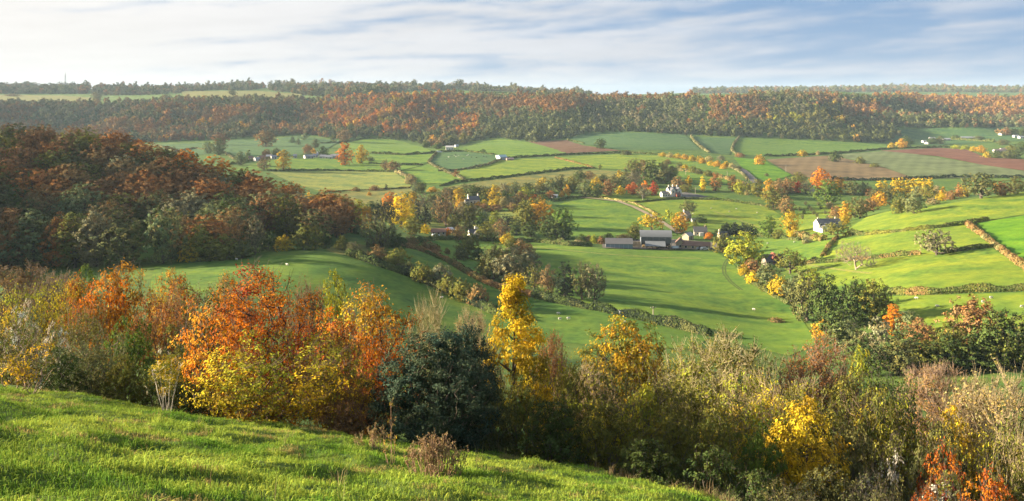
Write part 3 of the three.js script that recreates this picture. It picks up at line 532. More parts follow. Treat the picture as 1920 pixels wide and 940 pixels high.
// ---------------------------------------------------------------- hedges
const hedgeR = rng(404);
function hedge(points, label, { w = 2.4, h = 2.0, cols = ['deep', 'dim', 'olive'], fmin = 100, gaps = 0, dense = 1.25, name = 'hedge' } = {}) {
  const lv = new Leaves(), r = hedgeR, path = [];
  for (let i = 0; i + 1 < points.length; i++) { const n = Math.max(2, Math.ceil(Math.hypot(points[i + 1][0] - points[i][0], points[i + 1][1] - points[i][1]) / 10)); for (let k = 0; k < n; k++) path.push(hit(lerp(points[i][0], points[i + 1][0], k / n), lerp(points[i][1], points[i + 1][1], k / n), fmin)); }
  path.push(hit(...points[points.length - 1], fmin));
  for (let i = 0; i + 1 < path.length; i++) {
    const a = path[i], b = path[i + 1], len = Math.hypot(b.X - a.X, b.f - a.f), size = clamp(a.f * 0.00145, 0.32, 1.6);
    if (len > a.f * 0.25) continue;
    const n = Math.round(len * (w + 2 * h) / (size * size * 0.45) * dense);
    const dx = (b.X - a.X) / len, df = (b.f - a.f) / len;
    for (let k = 0; k < n; k++) {
      const s = r(), X0 = lerp(a.X, b.X, s), f0 = lerp(a.f, b.f, s), m = fbm(X0 / 7, f0 / 7, 2, 2.2), H = h * (0.85 + 0.95 * m + 0.1 * r()), Wd = w * (0.85 + 0.5 * fbm(X0 / 5, f0 / 5, 2, 8.1));
      if (gaps && fbm(X0 / 14, f0 / 14, 2, 5.5) < gaps - 0.5) continue;
      const a0 = r() * Math.PI, q = 0.8 + 0.25 * r(), side = Math.cos(a0) * Wd / 2 * q, y = Math.pow(Math.sin(a0), 0.6) * H * q * (r() < 0.25 ? r() : 1);
      const X = X0 - df * side, f = f0 + dx * side, c = COL[cols[clamp(Math.floor((fbm(X0 / 11, f0 / 11, 2, 1.2) * 1.3 + 0.5 + (r() - 0.5) * 0.5) * cols.length), 0, cols.length - 1)]], v = 0.72 + 0.56 * r();
      const nn = V(-df * Math.cos(a0) + gauss(r) * 0.6, Math.sin(a0) + gauss(r) * 0.5, -dx * Math.cos(a0) + gauss(r) * 0.6).normalize(), sz = size * (0.7 + 0.7 * r());
      lv.blade(V(X, groundY(X, f) + Math.max(0.1, y), -f), nn, V(gauss(r), 1, gauss(r)), sz, sz * 0.75, [c[0] * v, c[1] * v, c[2] * v]);
    }
  }
  const m = part(name, lv.geo(), leafMat('own'), scene);
  return tag(m, label, 'hedge', null, null, points[0][0]);
}
const BROWN = ['russet', 'brown', 'dim'], DK = ['deep', 'dim', 'deep'], MIXH = ['brown', 'olive', 'amber', 'dim'];
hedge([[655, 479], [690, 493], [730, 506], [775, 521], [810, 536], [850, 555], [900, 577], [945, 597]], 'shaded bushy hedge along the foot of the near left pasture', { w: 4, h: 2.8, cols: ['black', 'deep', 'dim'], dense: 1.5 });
hedge([[752, 463], [790, 471], [815, 480], [840, 492], [870, 510], [905, 529], [940, 543], [1000, 558]], 'brown bramble hedge curving above the shaded strip field', { w: 3.4, h: 2.2, cols: BROWN, dense: 1.4 });
hedge([[800, 476], [850, 497], [900, 522]], 'second darker hedge just above the brown bramble hedge', { w: 2, h: 1.5, cols: DK });
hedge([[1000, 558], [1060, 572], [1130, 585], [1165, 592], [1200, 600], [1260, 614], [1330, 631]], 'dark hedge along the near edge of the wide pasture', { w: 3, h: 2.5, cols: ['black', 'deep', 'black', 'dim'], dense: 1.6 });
hedge([[690, 466], [760, 462], [800, 452], [860, 450], [960, 455], [1000, 454], [1070, 462], [1110, 462]], 'dark hedge along the top of the wide pasture', { w: 3, h: 2.6, cols: DK });
hedge([[1386, 505], [1405, 528], [1440, 550], [1480, 572]], 'low dark hedge under the yellow bushes right of the pasture', { w: 2, h: 1.3, cols: DK });
hedge([[1588, 442], [1640, 440], [1700, 434], [1760, 428], [1810, 422], [1832, 418], [1853, 413]], 'upper dark hedge on the right hillside, above the lone oak', { w: 2.2, h: 1.9, cols: ['deep', 'dim', 'olive'] });
hedge([[1500, 497], [1548, 493], [1640, 486], [1690, 481], [1727, 478]], 'middle right hillside hedge, left of the lone oak', { w: 2, h: 1.7, cols: ['deep', 'dim', 'brown'] });
hedge([[1764, 478], [1800, 471], [1840, 466], [1868, 463]], 'middle right hillside hedge, right of the lone oak', { w: 2.2, h: 1.9, cols: ['deep', 'dim'] });
hedge([[1812, 421], [1830, 434], [1850, 448], [1868, 462], [1890, 479], [1920, 502], [1975, 545]], 'wide brown hedge running down the right hillside', { w: 2.8, h: 1.8, cols: ['brown', 'brown', 'dim', 'tan'] });
hedge([[1655, 551], [1700, 553], [1760, 552], [1800, 549], [1870, 547], [1990, 543]], 'lowest hedge on the right hillside, above the sheep', { w: 2.4, h: 2, cols: ['deep', 'dim', 'olive', 'brown'] });
hedge([[1543, 482], [1550, 470], [1562, 455], [1570, 447]], 'short rough hedge beside the small paddock, left of the hill fields', { w: 2.6, h: 1.9, cols: ['olive', 'dim', 'brown'] });
hedge([[1190, 381], [1230, 377], [1270, 374], [1310, 374], [1350, 376], [1400, 382], [1440, 389]], 'thin dark hedge below the manor lawn', { w: 2.2, h: 1.7, cols: DK, fmin: 400 });
hedge([[1098, 371], [1060, 374], [1035, 379]], 'short hedge at the top left of the track pasture', { w: 2.4, h: 2, cols: DK, fmin: 400 });
hedge([[1105, 368], [1150, 375], [1190, 382], [1215, 394], [1235, 405]], 'rough tan verge hedge above the farm track', { w: 2.4, h: 0.9, cols: ['olive', 'tan', 'straw'], fmin: 400, dense: 0.8 });
hedge([[1340, 437], [1400, 441], [1440, 446], [1500, 452]], 'dark hedge behind the red-gabled house', { w: 2.4, h: 1.8, cols: DK, fmin: 350 });
hedge([[1560, 338], [1640, 339], [1720, 336], [1800, 333], [1960, 334]], 'long black hedge behind the poplars', { w: 3, h: 3, cols: ['black', 'deep'], fmin: 650 });
hedge([[1434, 293], [1470, 293], [1560, 289], [1640, 282], [1700, 278], [1790, 277]], 'hedge between the deep green field and the ploughland', { w: 2.6, h: 2.6, cols: DK, fmin: 700 });
hedge([[1296, 256], [1304, 268], [1318, 280], [1330, 287]], 'crooked hedge climbing to the far wood, left of two', { w: 3, h: 3, cols: ['grey', 'dim'], fmin: 850 });
hedge([[1387, 257], [1376, 270], [1372, 283], [1385, 293]], 'crooked hedge climbing to the far wood, right of two', { w: 3, h: 3, cols: ['grey', 'dim'], fmin: 850 });
hedge([[948, 298], [1000, 294], [1060, 291], [1120, 289], [1180, 287], [1245, 291]], 'far hedge running right from the blue-roofed barn', { w: 2.8, h: 2.4, cols: DK, fmin: 700 });
hedge([[822, 322], [880, 318], [915, 310], [944, 299]], 'curved far hedge under the cattle field', { w: 3, h: 2.6, cols: ['dim', 'grey', 'deep'], fmin: 650 });
hedge([[820, 286], [870, 284], [925, 290]], 'far hedge along the top of the cattle field', { w: 2.6, h: 2.2, cols: DK, fmin: 750 });
hedge([[818, 288], [803, 305], [815, 313], [835, 322], [870, 338]], 'far hedge down the left of the cattle field', { w: 3, h: 2.4, cols: ['grey', 'dim'], fmin: 650 });
hedge([[826, 350], [855, 342], [900, 339], [980, 329], [1070, 318], [1115, 316]], 'long far hedge below the brightest field', { w: 2.6, h: 2.2, cols: DK, fmin: 600 });
hedge([[1040, 296], [1080, 306], [1115, 316]], 'pale rough hedge crossing the far bright field', { w: 2.4, h: 1.6, cols: ['brown', 'olive'], fmin: 650 });
hedge([[502, 321], [600, 320], [700, 322], [742, 323]], 'dark far hedge along the top of the streaked pale field', { w: 2.4, h: 1.8, cols: DK, fmin: 620 });
hedge([[742, 323], [762, 332], [775, 345]], 'rough far hedge at the right end of the streaked field', { w: 4, h: 3, cols: ['grey', 'tan', 'dim'], fmin: 600 });
hedge([[695, 288], [760, 291], [818, 287]], 'hazy far hedge running to the white farm', { w: 3, h: 2.6, cols: DK, fmin: 780 });
hedge([[690, 307], [740, 309], [792, 310]], 'hazy far hedge right of the gold-topped tree', { w: 2.2, h: 1.8, cols: DK, fmin: 700 });
hedge([[610, 362], [660, 358], [700, 357], [770, 353]], 'thin hedge below the streaked pale field', { w: 1.8, h: 1.2, cols: ['dim', 'brown'], fmin: 560 });
hedge([[430, 309], [470, 302], [510, 297]], 'hazy hedge leading up to the left far village', { w: 2.6, h: 2, cols: DK, fmin: 750 });
hedge([[285, 271], [330, 285], [365, 279], [420, 287], [440, 300]], 'hazy zigzag hedge beyond the left wood', { w: 3, h: 2.2, cols: ['dim', 'grey'], fmin: 850 });
hedge([[600, 270], [640, 268], [690, 260], [750, 263]], 'hazy hedge close under the left of the far wood', { w: 3, h: 2.5, cols: DK, fmin: 950 });
hedge([[1250, 318], [1300, 323], [1340, 331], [1372, 340], [1400, 347]], 'dark hedge below the strip field, left of the lane', { w: 3, h: 2.8, cols: ['deep', 'brown', 'dim'], fmin: 600 });
hedge([[1375, 316], [1392, 327], [1402, 338]], 'dark hedge on the near side of the winding lane', { w: 2.5, h: 2.4, cols: ['dim', 'grey'], fmin: 580 });
hedge([[1490, 445], [1520, 448], [1545, 452]], 'scrubby hedge under the white cottage', { w: 4, h: 2.6, cols: ['dim', 'brown', 'olive'], fmin: 350 });
hedge([[1450, 371], [1475, 364], [1500, 360]], 'grey churchyard-like wall of shrubs by the red tree', { w: 1.6, h: 1.4, cols: ['grey', 'dim'], fmin: 450 });
hedge([[1782, 262], [1820, 265], [1865, 267]], 'dark hazy hedge in front of the far right hamlet', { w: 5, h: 5, cols: DK, fmin: 900 });
hedge([[1095, 270], [1064, 262]], 'hazy hedge beside the small brown ploughed field', { w: 2.4, h: 2, cols: DK, fmin: 900 });
// ---------------------------------------------------------------- single trees and bushes of the valley, one by one
const KW = { round: 'tree', bush: 'bush', oak: 'spreading tree', tall: 'tall tree', poplar: 'poplar', fir: 'conifer', cedar: 'flat-topped cedar', thin: 'thin-leaved tree', bare: 'bare tree' };
const treeR = rng(31);
const small = [];
function T(kindName, color, px, base, w, h, where, o = {}) {
  if (w < 13.5 && !o.say && !['poplar', 'bush', 'fir'].includes(kindName) && !/orchard/.test(where)) { small.push([color, px, base, w, h, o.fmin ?? 180]); return; }
  const P = kinds[kindName], proto = P[Math.floor(treeR() * P.length)], g = hit(px, base, o.fmin ?? 180), m = g.f / F;
  const t = plantCopy(proto, color, kindName === 'bush' ? 'bush' : kindName === 'poplar' ? 'poplar_tree' : kindName === 'fir' || kindName === 'cedar' ? 'conifer_tree' : 'tree', o.opt);
  t.position.set(g.X, g.p.y - 0.25, -g.f); t.rotation.y = o.turn ?? treeR() * 6.283;
  const sw = w * m / proto.w * 1.2, sh = h * m / proto.h * 1.14; t.scale.set(sw, sh, sw);
  return tag(t, `${o.say ?? WORD[color] + ' ' + KW[kindName]} ${where}`, kindName === 'bush' ? 'bush' : 'tree', null, null, px);
}
function row(where, list, o) { for (const [k, c, px, b, w, h, say] of list) T(k, c, px, b, w, h, where, say ? { ...o, say } : o); }
row('at the toe of the left hillside wood', [['tall', 'rust', 618, 440, 62, 68], ['round', 'rust', 588, 436, 56, 58], ['bush', 'olive', 641, 470, 24, 26], ['thin', 'dim', 663, 480, 24, 24], ['bush', 'gold', 532, 470, 34, 26], ['bush', 'olive', 572, 468, 52, 42], ['bush', 'deep', 606, 466, 26, 32], ['thin', 'grey', 478, 478, 30, 66], ['bush', 'deep', 505, 470, 40, 34]], { fmin: 240 });
row('along the foot of the left hillside wood', [['round', 'dim', 235, 498, 92, 74], ['round', 'sage', 305, 494, 66, 92], ['bush', 'olive', 372, 488, 60, 58], ['bush', 'gold', 352, 490, 34, 30], ['bush', 'olive', 420, 486, 70, 42], ['bush', 'dim', 455, 484, 36, 30], ['round', 'grey', 180, 500, 60, 96], ['tall', 'olive', 140, 502, 60, 90], ['round', 'rust', 115, 500, 60, 86], ['round', 'russet', 20, 500, 66, 96], ['tall', 'sage', 62, 502, 62, 96], ['tall', 'gold', 168, 470, 22, 46], ['bush', 'brown', 360, 428, 50, 26], ['bush', 'dim', 425, 425, 50, 36], ['bush', 'sage', 550, 440, 48, 44], ['bush', 'lime', 505, 436, 34, 26]], { fmin: 240 });
row('in the village trees right of the left wood', [['tall', 'gold', 656, 428, 30, 44], ['round', 'lime', 672, 412, 26, 34], ['tall', 'amber', 687, 432, 24, 40], ['cedar', 'black', 719, 428, 40, 46], ['round', 'orange', 732, 396, 28, 32], ['tall', 'yellow', 752, 426, 44, 56], ['tall', 'gold', 774, 402, 22, 38], ['round', 'lime', 768, 422, 24, 28], ['thin', 'grey', 793, 406, 30, 37], ['fir', 'black', 783, 420, 18, 40], ['fir', 'black', 798, 426, 20, 42], ['round', 'olive', 773, 440, 36, 30], ['round', 'deep', 697, 402, 32, 22], ['round', 'deep', 770, 378, 26, 17], ['round', 'dim', 812, 400, 28, 34], ['round', 'dim', 838, 374, 32, 20], ['bush', 'yellow', 798, 438, 18, 16], ['bush', 'orange', 839, 443, 14, 15], ['thin', 'brown', 836, 425, 38, 61], ['round', 'deep', 665, 438, 34, 28], ['round', 'dim', 755, 400, 24, 26]], { fmin: 380 });
row('before the village, above the strip field', [['thin', 'dim', 714, 468, 60, 68, 'big grey-green thin-leaved tree'], ['bush', 'deep', 738, 465, 40, 26], ['bush', 'brown', 772, 464, 26, 21], ['bush', 'brown', 800, 471, 24, 19], ['bush', 'russet', 816, 475, 22, 17], ['bush', 'brown', 838, 477, 12, 12]], { fmin: 300 });
row('in the bushy hedge along the near left pasture', [['bush', 'brown', 707, 490, 32, 28], ['bush', 'olive', 723, 490, 26, 23], ['bush', 'olive', 745, 504, 42, 36], ['bush', 'dim', 768, 517, 26, 24], ['bush', 'olive', 792, 531, 38, 36, 'larger olive bush'], ['bush', 'grey', 826, 537, 44, 38], ['bush', 'olive', 843, 553, 40, 35], ['bush', 'olive', 868, 565, 42, 38], ['bush', 'brown', 898, 574, 38, 37]], { fmin: 180 });
row('in the gardens between the two cottages', [['tall', 'gold', 860, 386, 24, 31], ['bush', 'amber', 863, 392, 17, 18], ['round', 'deep', 889, 376, 34, 27], ['bush', 'yellow', 909, 385, 13, 10], ['bush', 'amber', 897, 386, 13, 8], ['tall', 'gold', 927, 387, 22, 36], ['bush', 'gold', 931, 389, 24, 19], ['bush', 'straw', 946, 389, 24, 19], ['bush', 'tan', 957, 388, 18, 17], ['bush', 'russet', 908, 396, 26, 13], ['bush', 'russet', 930, 396, 24, 12], ['bush', 'brown', 885, 398, 24, 13], ['round', 'brown', 961, 396, 19, 15, 'ball-shaped brown bush'], ['round', 'olive', 984, 432, 40, 51, 'big domed olive tree'], ['round', 'amber', 1012, 430, 46, 48, 'big glowing amber tree'], ['round', 'flame', 1002, 386, 22, 19], ['round', 'olive', 1015, 392, 20, 24], ['round', 'olive', 881, 429, 34, 43], ['round', 'green', 902, 431, 27, 29], ['round', 'olive', 853, 428, 26, 27], ['tall', 'lime', 928, 425, 19, 27], ['cedar', 'black', 950, 431, 28, 26], ['round', 'olive', 914, 453, 34, 33], ['thin', 'brown', 940, 449, 30, 34], ['thin', 'brown', 861, 451, 28, 25], ['round', 'deep', 995, 445, 32, 25], ['round', 'deep', 968, 441, 27, 23]], { fmin: 380 });
row('in the dark clump left of the track pasture', [['round', 'deep', 1030, 447, 36, 38], ['round', 'green', 1056, 447, 40, 50], ['round', 'deep', 1044, 449, 38, 32], ['tall', 'lime', 1047, 430, 18, 34]], { fmin: 380 });
row('in the thicket left of the wide pasture', [['bush', 'gold', 950, 459, 24, 20], ['bush', 'olive', 959, 467, 26, 19], ['bush', 'brown', 976, 468, 20, 18], ['bush', 'tan', 968, 478, 18, 16], ['bush', 'russet', 988, 479, 26, 21], ['bush', 'grey', 992, 499, 38, 29], ['round', 'olive', 877, 485, 36, 43], ['bush', 'dim', 864, 488, 24, 22], ['bush', 'deep', 898, 489, 22, 24], ['round', 'dim', 926, 524, 50, 58], ['round', 'olive', 910, 518, 30, 34], ['round', 'grey', 957, 530, 50, 58], ['round', 'dim', 978, 531, 36, 42]], { fmin: 250 });
row('in the hedge row below the wide pasture', [['thin', 'olive', 1002, 549, 38, 48], ['thin', 'brown', 1028, 554, 30, 50], ['tall', 'black', 1059, 561, 36, 62, 'tall dark evergreen'], ['thin', 'dim', 1091, 563, 36, 62], ['thin', 'grey', 1115, 565, 36, 62]], { fmin: 220 });
row('beside the brook right of the wide pasture', [['bush', 'olive', 1355, 474, 36, 32], ['round', 'lime', 1399, 504, 64, 61, 'large pale green rounded willow'], ['bush', 'russet', 1412, 512, 32, 24], ['bush', 'gold', 1396, 518, 22, 20], ['bush', 'yellow', 1412, 532, 24, 22], ['round', 'sage', 1439, 534, 40, 36], ['bush', 'gold', 1463, 556, 38, 35], ['bush', 'olive', 1439, 546, 26, 16], ['oak', 'olive', 1482, 513, 44, 41], ['bush', 'black', 1528, 492, 15, 11], ['round', 'sage', 1490, 567, 40, 46]], { fmin: 220 });
row('in the dark brook-side tree line at right', [['round', 'lime', 1525, 566, 44, 54], ['round', 'dim', 1514, 602, 62, 84], ['round', 'deep', 1554, 612, 64, 86], ['round', 'deep', 1602, 612, 62, 78], ['round', 'olive', 1642, 607, 60, 74], ['bush', 'amber', 1542, 636, 34, 36], ['round', 'deep', 1572, 652, 66, 70], ['tall', 'orange', 1676, 628, 32, 52], ['round', 'grey', 1650, 690, 62, 82], ['round', 'sage', 1706, 642, 46, 52], ['round', 'russet', 1727, 662, 58, 58], ['round', 'deep', 1707, 698, 78, 70], ['round', 'russet', 1825, 676, 96, 104, 'broad domed russet tree'], ['round', 'dim', 1690, 722, 74, 62], ['round', 'deep', 1836, 738, 92, 62], ['round', 'olive', 1745, 738, 70, 56], ['round', 'deep', 1625, 705, 66, 60], ['round', 'olive', 1788, 694, 64, 82], ['round', 'deep', 1872, 694, 86, 98], ['bush', 'olive', 1882, 708, 84, 66], ['round', 'deep', 1776, 712, 74, 66], ['round', 'dim', 1925, 690, 70, 86], ['bush', 'dim', 1610, 668, 44, 44], ['round', 'sage', 1588, 655, 50, 50]], { fmin: 180 });
row('in the trees beyond the right hill brow', [['poplar', 'yellow', 1650, 367, 13, 25], ['poplar', 'yellow', 1660, 367, 12, 26], ['round', 'dim', 1668, 376, 26, 25], ['round', 'deep', 1692, 379, 26, 17], ['bush', 'orange', 1711, 368, 18, 13], ['round', 'olive', 1741, 379, 27, 29], ['tall', 'tan', 1756, 373, 16, 23], ['tall', 'amber', 1768, 373, 12, 21], ['bush', 'gold', 1767, 377, 18, 15], ['bush', 'tan', 1750, 384, 20, 12], ['bush', 'russet', 1784, 375, 21, 17], ['tall', 'rust', 1799, 371, 14, 25], ['poplar', 'yellow', 1805, 370, 10, 20], ['poplar', 'yellow', 1814, 370, 10, 20], ['oak', 'dim', 1840, 373, 52, 43, 'big dark rounded oak'], ['round', 'russet', 1881, 368, 28, 26], ['round', 'dim', 1905, 364, 32, 30], ['round', 'amber', 1867, 358, 8, 14], ['bush', 'amber', 1652, 386, 26, 24], ['bush', 'russet', 1630, 396, 28, 23], ['bush', 'amber', 1640, 390, 20, 20], ['round', 'sage', 1720, 378, 24, 26], ['round', 'dim', 1640, 376, 20, 20]], { fmin: 430 });
for (const px of [1678, 1689, 1700, 1711, 1722, 1732, 1743]) T('poplar', 'yellow', px, 369, 13, 32 - (px % 3), 'in the tall glowing row behind the right hill', { fmin: 430 });
row('on the right hillside fields', [['bush', 'olive', 1687, 400, 28, 27], ['round', 'sage', 1714, 401, 38, 34], ['oak', 'grey', 1757, 479, 58, 43, 'lone spreading grey-brown oak']], { fmin: 250 });
T('bare', 'tan', 1606, 506, 58, 46, 'leaning left in the sunlit right-hand field', { fmin: 250, turn: 0.2, opt: { bark: PALEBARK }, say: 'leafless tan tree' });
row('around the orchard and white cottage', [['round', 'green', 1551, 384, 42, 42, 'big rounded bright green tree'], ['round', 'orange', 1539, 362, 34, 42, 'tall glowing orange tree'], ['round', 'amber', 1574, 363, 28, 28], ['round', 'dim', 1600, 366, 28, 24], ['round', 'sage', 1621, 366, 24, 22], ['bush', 'russet', 1632, 368, 16, 14], ['round', 'dim', 1613, 410, 42, 36, 'round dark tree'], ['tall', 'amber', 1586, 417, 20, 35], ['bush', 'russet', 1567, 409, 26, 21], ['bush', 'gold', 1584, 422, 18, 18], ['bush', 'tan', 1557, 391, 15, 12], ['oak', 'olive', 1571, 448, 42, 30, 'low spreading olive tree before the cottage,']], { fmin: 340 });
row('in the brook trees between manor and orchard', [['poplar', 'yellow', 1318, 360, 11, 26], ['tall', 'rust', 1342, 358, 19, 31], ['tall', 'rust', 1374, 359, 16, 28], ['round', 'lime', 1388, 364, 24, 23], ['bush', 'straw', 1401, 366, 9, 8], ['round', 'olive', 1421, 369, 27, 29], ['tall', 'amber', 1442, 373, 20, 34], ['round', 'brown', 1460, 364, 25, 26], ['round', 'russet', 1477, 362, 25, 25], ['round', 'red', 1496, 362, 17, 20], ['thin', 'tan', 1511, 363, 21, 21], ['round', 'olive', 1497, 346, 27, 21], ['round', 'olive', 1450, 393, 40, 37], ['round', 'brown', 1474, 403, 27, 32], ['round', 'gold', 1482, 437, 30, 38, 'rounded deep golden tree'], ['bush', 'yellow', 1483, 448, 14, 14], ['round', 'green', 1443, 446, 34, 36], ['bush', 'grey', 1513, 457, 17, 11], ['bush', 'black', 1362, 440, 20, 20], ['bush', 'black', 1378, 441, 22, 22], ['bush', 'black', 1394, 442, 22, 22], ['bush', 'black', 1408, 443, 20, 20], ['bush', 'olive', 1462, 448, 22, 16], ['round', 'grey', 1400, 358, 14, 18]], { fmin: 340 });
row('in the tree belt left of the manor house', [['round', 'dim', 1190, 340, 32, 37], ['round', 'brown', 1206, 336, 28, 32], ['round', 'deep', 1222, 344, 36, 39], ['round', 'dim', 1246, 344, 36, 37], ['round', 'deep', 1259, 340, 22, 26], ['round', 'gold', 1161, 334, 13, 14], ['round', 'olive', 1173, 341, 19, 17], ['thin', 'grey', 1189, 349, 25, 25], ['round', 'deep', 1088, 341, 23, 20], ['round', 'brown', 1104, 337, 20, 15], ['round', 'deep', 1132, 341, 17, 13], ['round', 'sage', 1098, 369, 23, 28], ['round', 'gold', 1118, 358, 20, 24], ['round', 'deep', 1119, 371, 31, 25], ['round', 'russet', 1140, 367, 25, 27], ['bush', 'yellow', 1163, 365, 16, 15], ['round', 'flame', 1186, 365, 24, 21], ['thin', 'grey', 1207, 372, 23, 22], ['round', 'orange', 1210, 358, 12, 18], ['round', 'red', 1226, 367, 15, 24], ['fir', 'sage', 1200, 351, 9, 15], ['round', 'brown', 1272, 357, 23, 24], ['tall', 'gold', 1291, 357, 12, 26], ['round', 'olive', 1286, 360, 26, 13], ['round', 'dim', 1152, 352, 24, 22], ['round', 'sage', 1170, 352, 24, 20]], { fmin: 380 });
row('in the long tree belt above the village', [['round', 'gold', 957, 363, 17, 18], ['round', 'grey', 946, 371, 25, 25], ['round', 'sage', 966, 368, 27, 24], ['round', 'lime', 985, 373, 24, 20], ['round', 'dim', 1012, 367, 26, 25], ['round', 'sage', 1033, 361, 27, 24], ['round', 'dim', 1052, 359, 27, 28], ['round', 'olive', 1073, 361, 27, 28], ['round', 'gold', 1020, 354, 27, 19, 'golden olive tree'], ['tall', 'amber', 1064, 369, 11, 21], ['bush', 'amber', 1054, 369, 9, 11], ['round', 'rust', 1033, 373, 15, 14], ['thin', 'sage', 779, 363, 16, 19], ['round', 'dim', 791, 363, 19, 19], ['bush', 'amber', 812, 360, 20, 9], ['round', 'deep', 990, 362, 24, 18], ['round', 'dim', 905, 366, 24, 16], ['round', 'sage', 870, 362, 26, 16], ['bush', 'tan', 771, 346, 19, 18], ['bush', 'amber', 692, 367, 9, 7], ['bush', 'brown', 667, 359, 13, 8], ['bush', 'russet', 701, 358, 17, 10], ['poplar', 'black', 724, 356, 5, 10]], { fmin: 520 });
row('around the farm at the track end', [['oak', 'gold', 1222, 433, 39, 31, 'spreading golden-olive oak'], ['round', 'olive', 1191, 449, 23, 29], ['round', 'amber', 1276, 437, 27, 35, 'brilliant amber yellow tree'], ['tall', 'lime', 1253, 413, 13, 19], ['bush', 'lime', 1263, 415, 12, 15], ['oak', 'dim', 1291, 404, 28, 26], ['bush', 'deep', 1311, 418, 22, 14], ['bush', 'orange', 1329, 448, 14, 12, 'round orange bush'], ['bush', 'deep', 1090, 453, 20, 13], ['bush', 'brown', 1105, 453, 16, 11], ['bush', 'lime', 1113, 457, 13, 16], ['bush', 'russet', 1128, 458, 15, 14], ['bush', 'tan', 1085, 459, 22, 9], ['bush', 'deep', 1140, 446, 18, 9], ['bush', 'olive', 1302, 424, 13, 8], ['bush', 'brown', 1170, 448, 26, 9]], { fmin: 380 });
row('in the hazy far fields at left', [['tall', 'gold', 531, 320, 26, 35, 'tall egg-shaped yellow tree'], ['tall', 'orange', 646, 310, 26, 38, 'tall orange tree'], ['round', 'gold', 677, 307, 21, 31, 'gold-topped tree'], ['bush', 'dim', 694, 303, 13, 9], ['round', 'sage', 451, 310, 18, 23], ['thin', 'brown', 495, 320, 21, 22], ['round', 'brown', 498, 276, 34, 28, 'broad brown mound-shaped tree'], ['fir', 'deep', 548, 268, 12, 11], ['fir', 'sage', 559, 272, 10, 13], ['round', 'sage', 572, 263, 13, 13], ['round', 'dim', 591, 278, 14, 16], ['round', 'russet', 577, 289, 17, 17], ['round', 'amber', 588, 290, 9, 11], ['round', 'deep', 605, 293, 17, 17], ['bush', 'russet', 500, 293, 18, 12], ['bush', 'dim', 517, 293, 18, 14], ['round', 'dim', 625, 268, 11, 14], ['round', 'brown', 645, 267, 23, 23], ['round', 'russet', 412, 273, 27, 22], ['round', 'sage', 410, 291, 27, 28], ['round', 'sage', 389, 288, 19, 20], ['tall', 'sage', 465, 299, 9, 17], ['thin', 'brown', 722, 320, 15, 18], ['bush', 'brown', 737, 321, 25, 18], ['thin', 'russet', 855, 332, 12, 14]], { fmin: 620 });
row('around the white far farm below the wood', [['tall', 'amber', 811, 272, 13, 18], ['bush', 'olive', 846, 273, 21, 17], ['round', 'deep', 906, 288, 9, 8], ['round', 'deep', 1127, 279, 21, 17, 'lone round dark tree right of and'], ['bush', 'dim', 1173, 291, 21, 9], ['bush', 'deep', 822, 279, 16, 11], ['round', 'dim', 1125, 318, 7, 9], ['bush', 'deep', 800, 277, 18, 12], ['round', 'olive', 870, 270, 16, 18]], { fmin: 680 });
row('in the bushy verge beside the winding lane', [['bush', 'gold', 1243, 294, 15, 8], ['bush', 'straw', 1257, 296, 15, 9], ['bush', 'gold', 1271, 297, 15, 9], ['bush', 'amber', 1284, 299, 15, 9], ['bush', 'gold', 1297, 302, 15, 10], ['bush', 'gold', 1311, 303, 14, 10], ['bush', 'amber', 1318, 307, 13, 10], ['bush', 'straw', 1329, 304, 15, 11], ['bush', 'gold', 1333, 311, 13, 9], ['bush', 'amber', 1345, 313, 15, 11], ['bush', 'amber', 1357, 317, 12, 10], ['bush', 'gold', 1363, 313, 11, 10], ['bush', 'straw', 1373, 315, 13, 9], ['bush', 'dim', 1384, 319, 13, 8], ['bush', 'grey', 1352, 301, 14, 9], ['bush', 'russet', 1388, 295, 16, 8], ['bush', 'dim', 1275, 317, 13, 11], ['bush', 'gold', 1285, 319, 13, 10], ['bush', 'olive', 1299, 324, 16, 12], ['bush', 'dim', 1311, 327, 14, 10], ['bush', 'olive', 1328, 331, 18, 11], ['bush', 'brown', 1252, 308, 11, 9]], { fmin: 560 });
row('in the ploughland beyond the brook', [['bush', 'amber', 1424, 309, 17, 17], ['bush', 'gold', 1505, 293, 16, 11], ['bush', 'tan', 1534, 291, 7, 8], ['round', 'deep', 1566, 304, 22, 19], ['bush', 'olive', 1613, 307, 19, 12], ['bush', 'olive', 1640, 314, 15, 8], ['bush', 'dim', 1438, 331, 8, 6]], { fmin: 560 });
row('by the corner of the wooded headland', [['round', 'amber', 1691, 279, 18, 17], ['bush', 'gold', 1672, 279, 11, 11], ['round', 'deep', 1700, 277, 21, 20]], { fmin: 800 });
row('around the far right hamlet', [['round', 'amber', 1840, 287, 17, 13], ['bush', 'gold', 1826, 284, 13, 9], ['bush', 'lime', 1810, 281, 18, 8], ['bush', 'lime', 1794, 279, 16, 7], ['bush', 'gold', 1852, 296, 16, 11], ['round', 'deep', 1870, 297, 20, 14], ['round', 'dim', 1888, 298, 22, 15], ['round', 'deep', 1906, 298, 22, 16], ['round', 'olive', 1897, 286, 18, 13], ['round', 'deep', 1915, 284, 20, 16], ['round', 'dim', 1880, 272, 22, 10], ['round', 'russet', 1888, 254, 17, 14], ['round', 'deep', 1904, 254, 18, 12], ['round', 'deep', 1918, 255, 18, 15], ['round', 'deep', 1748, 271, 16, 12], ['round', 'dim', 1763, 271, 18, 14], ['round', 'deep', 1792, 262, 16, 8], ['round', 'brown', 1872, 252, 10, 10], ['round', 'dim', 1835, 262, 16, 7]], { fmin: 800 });
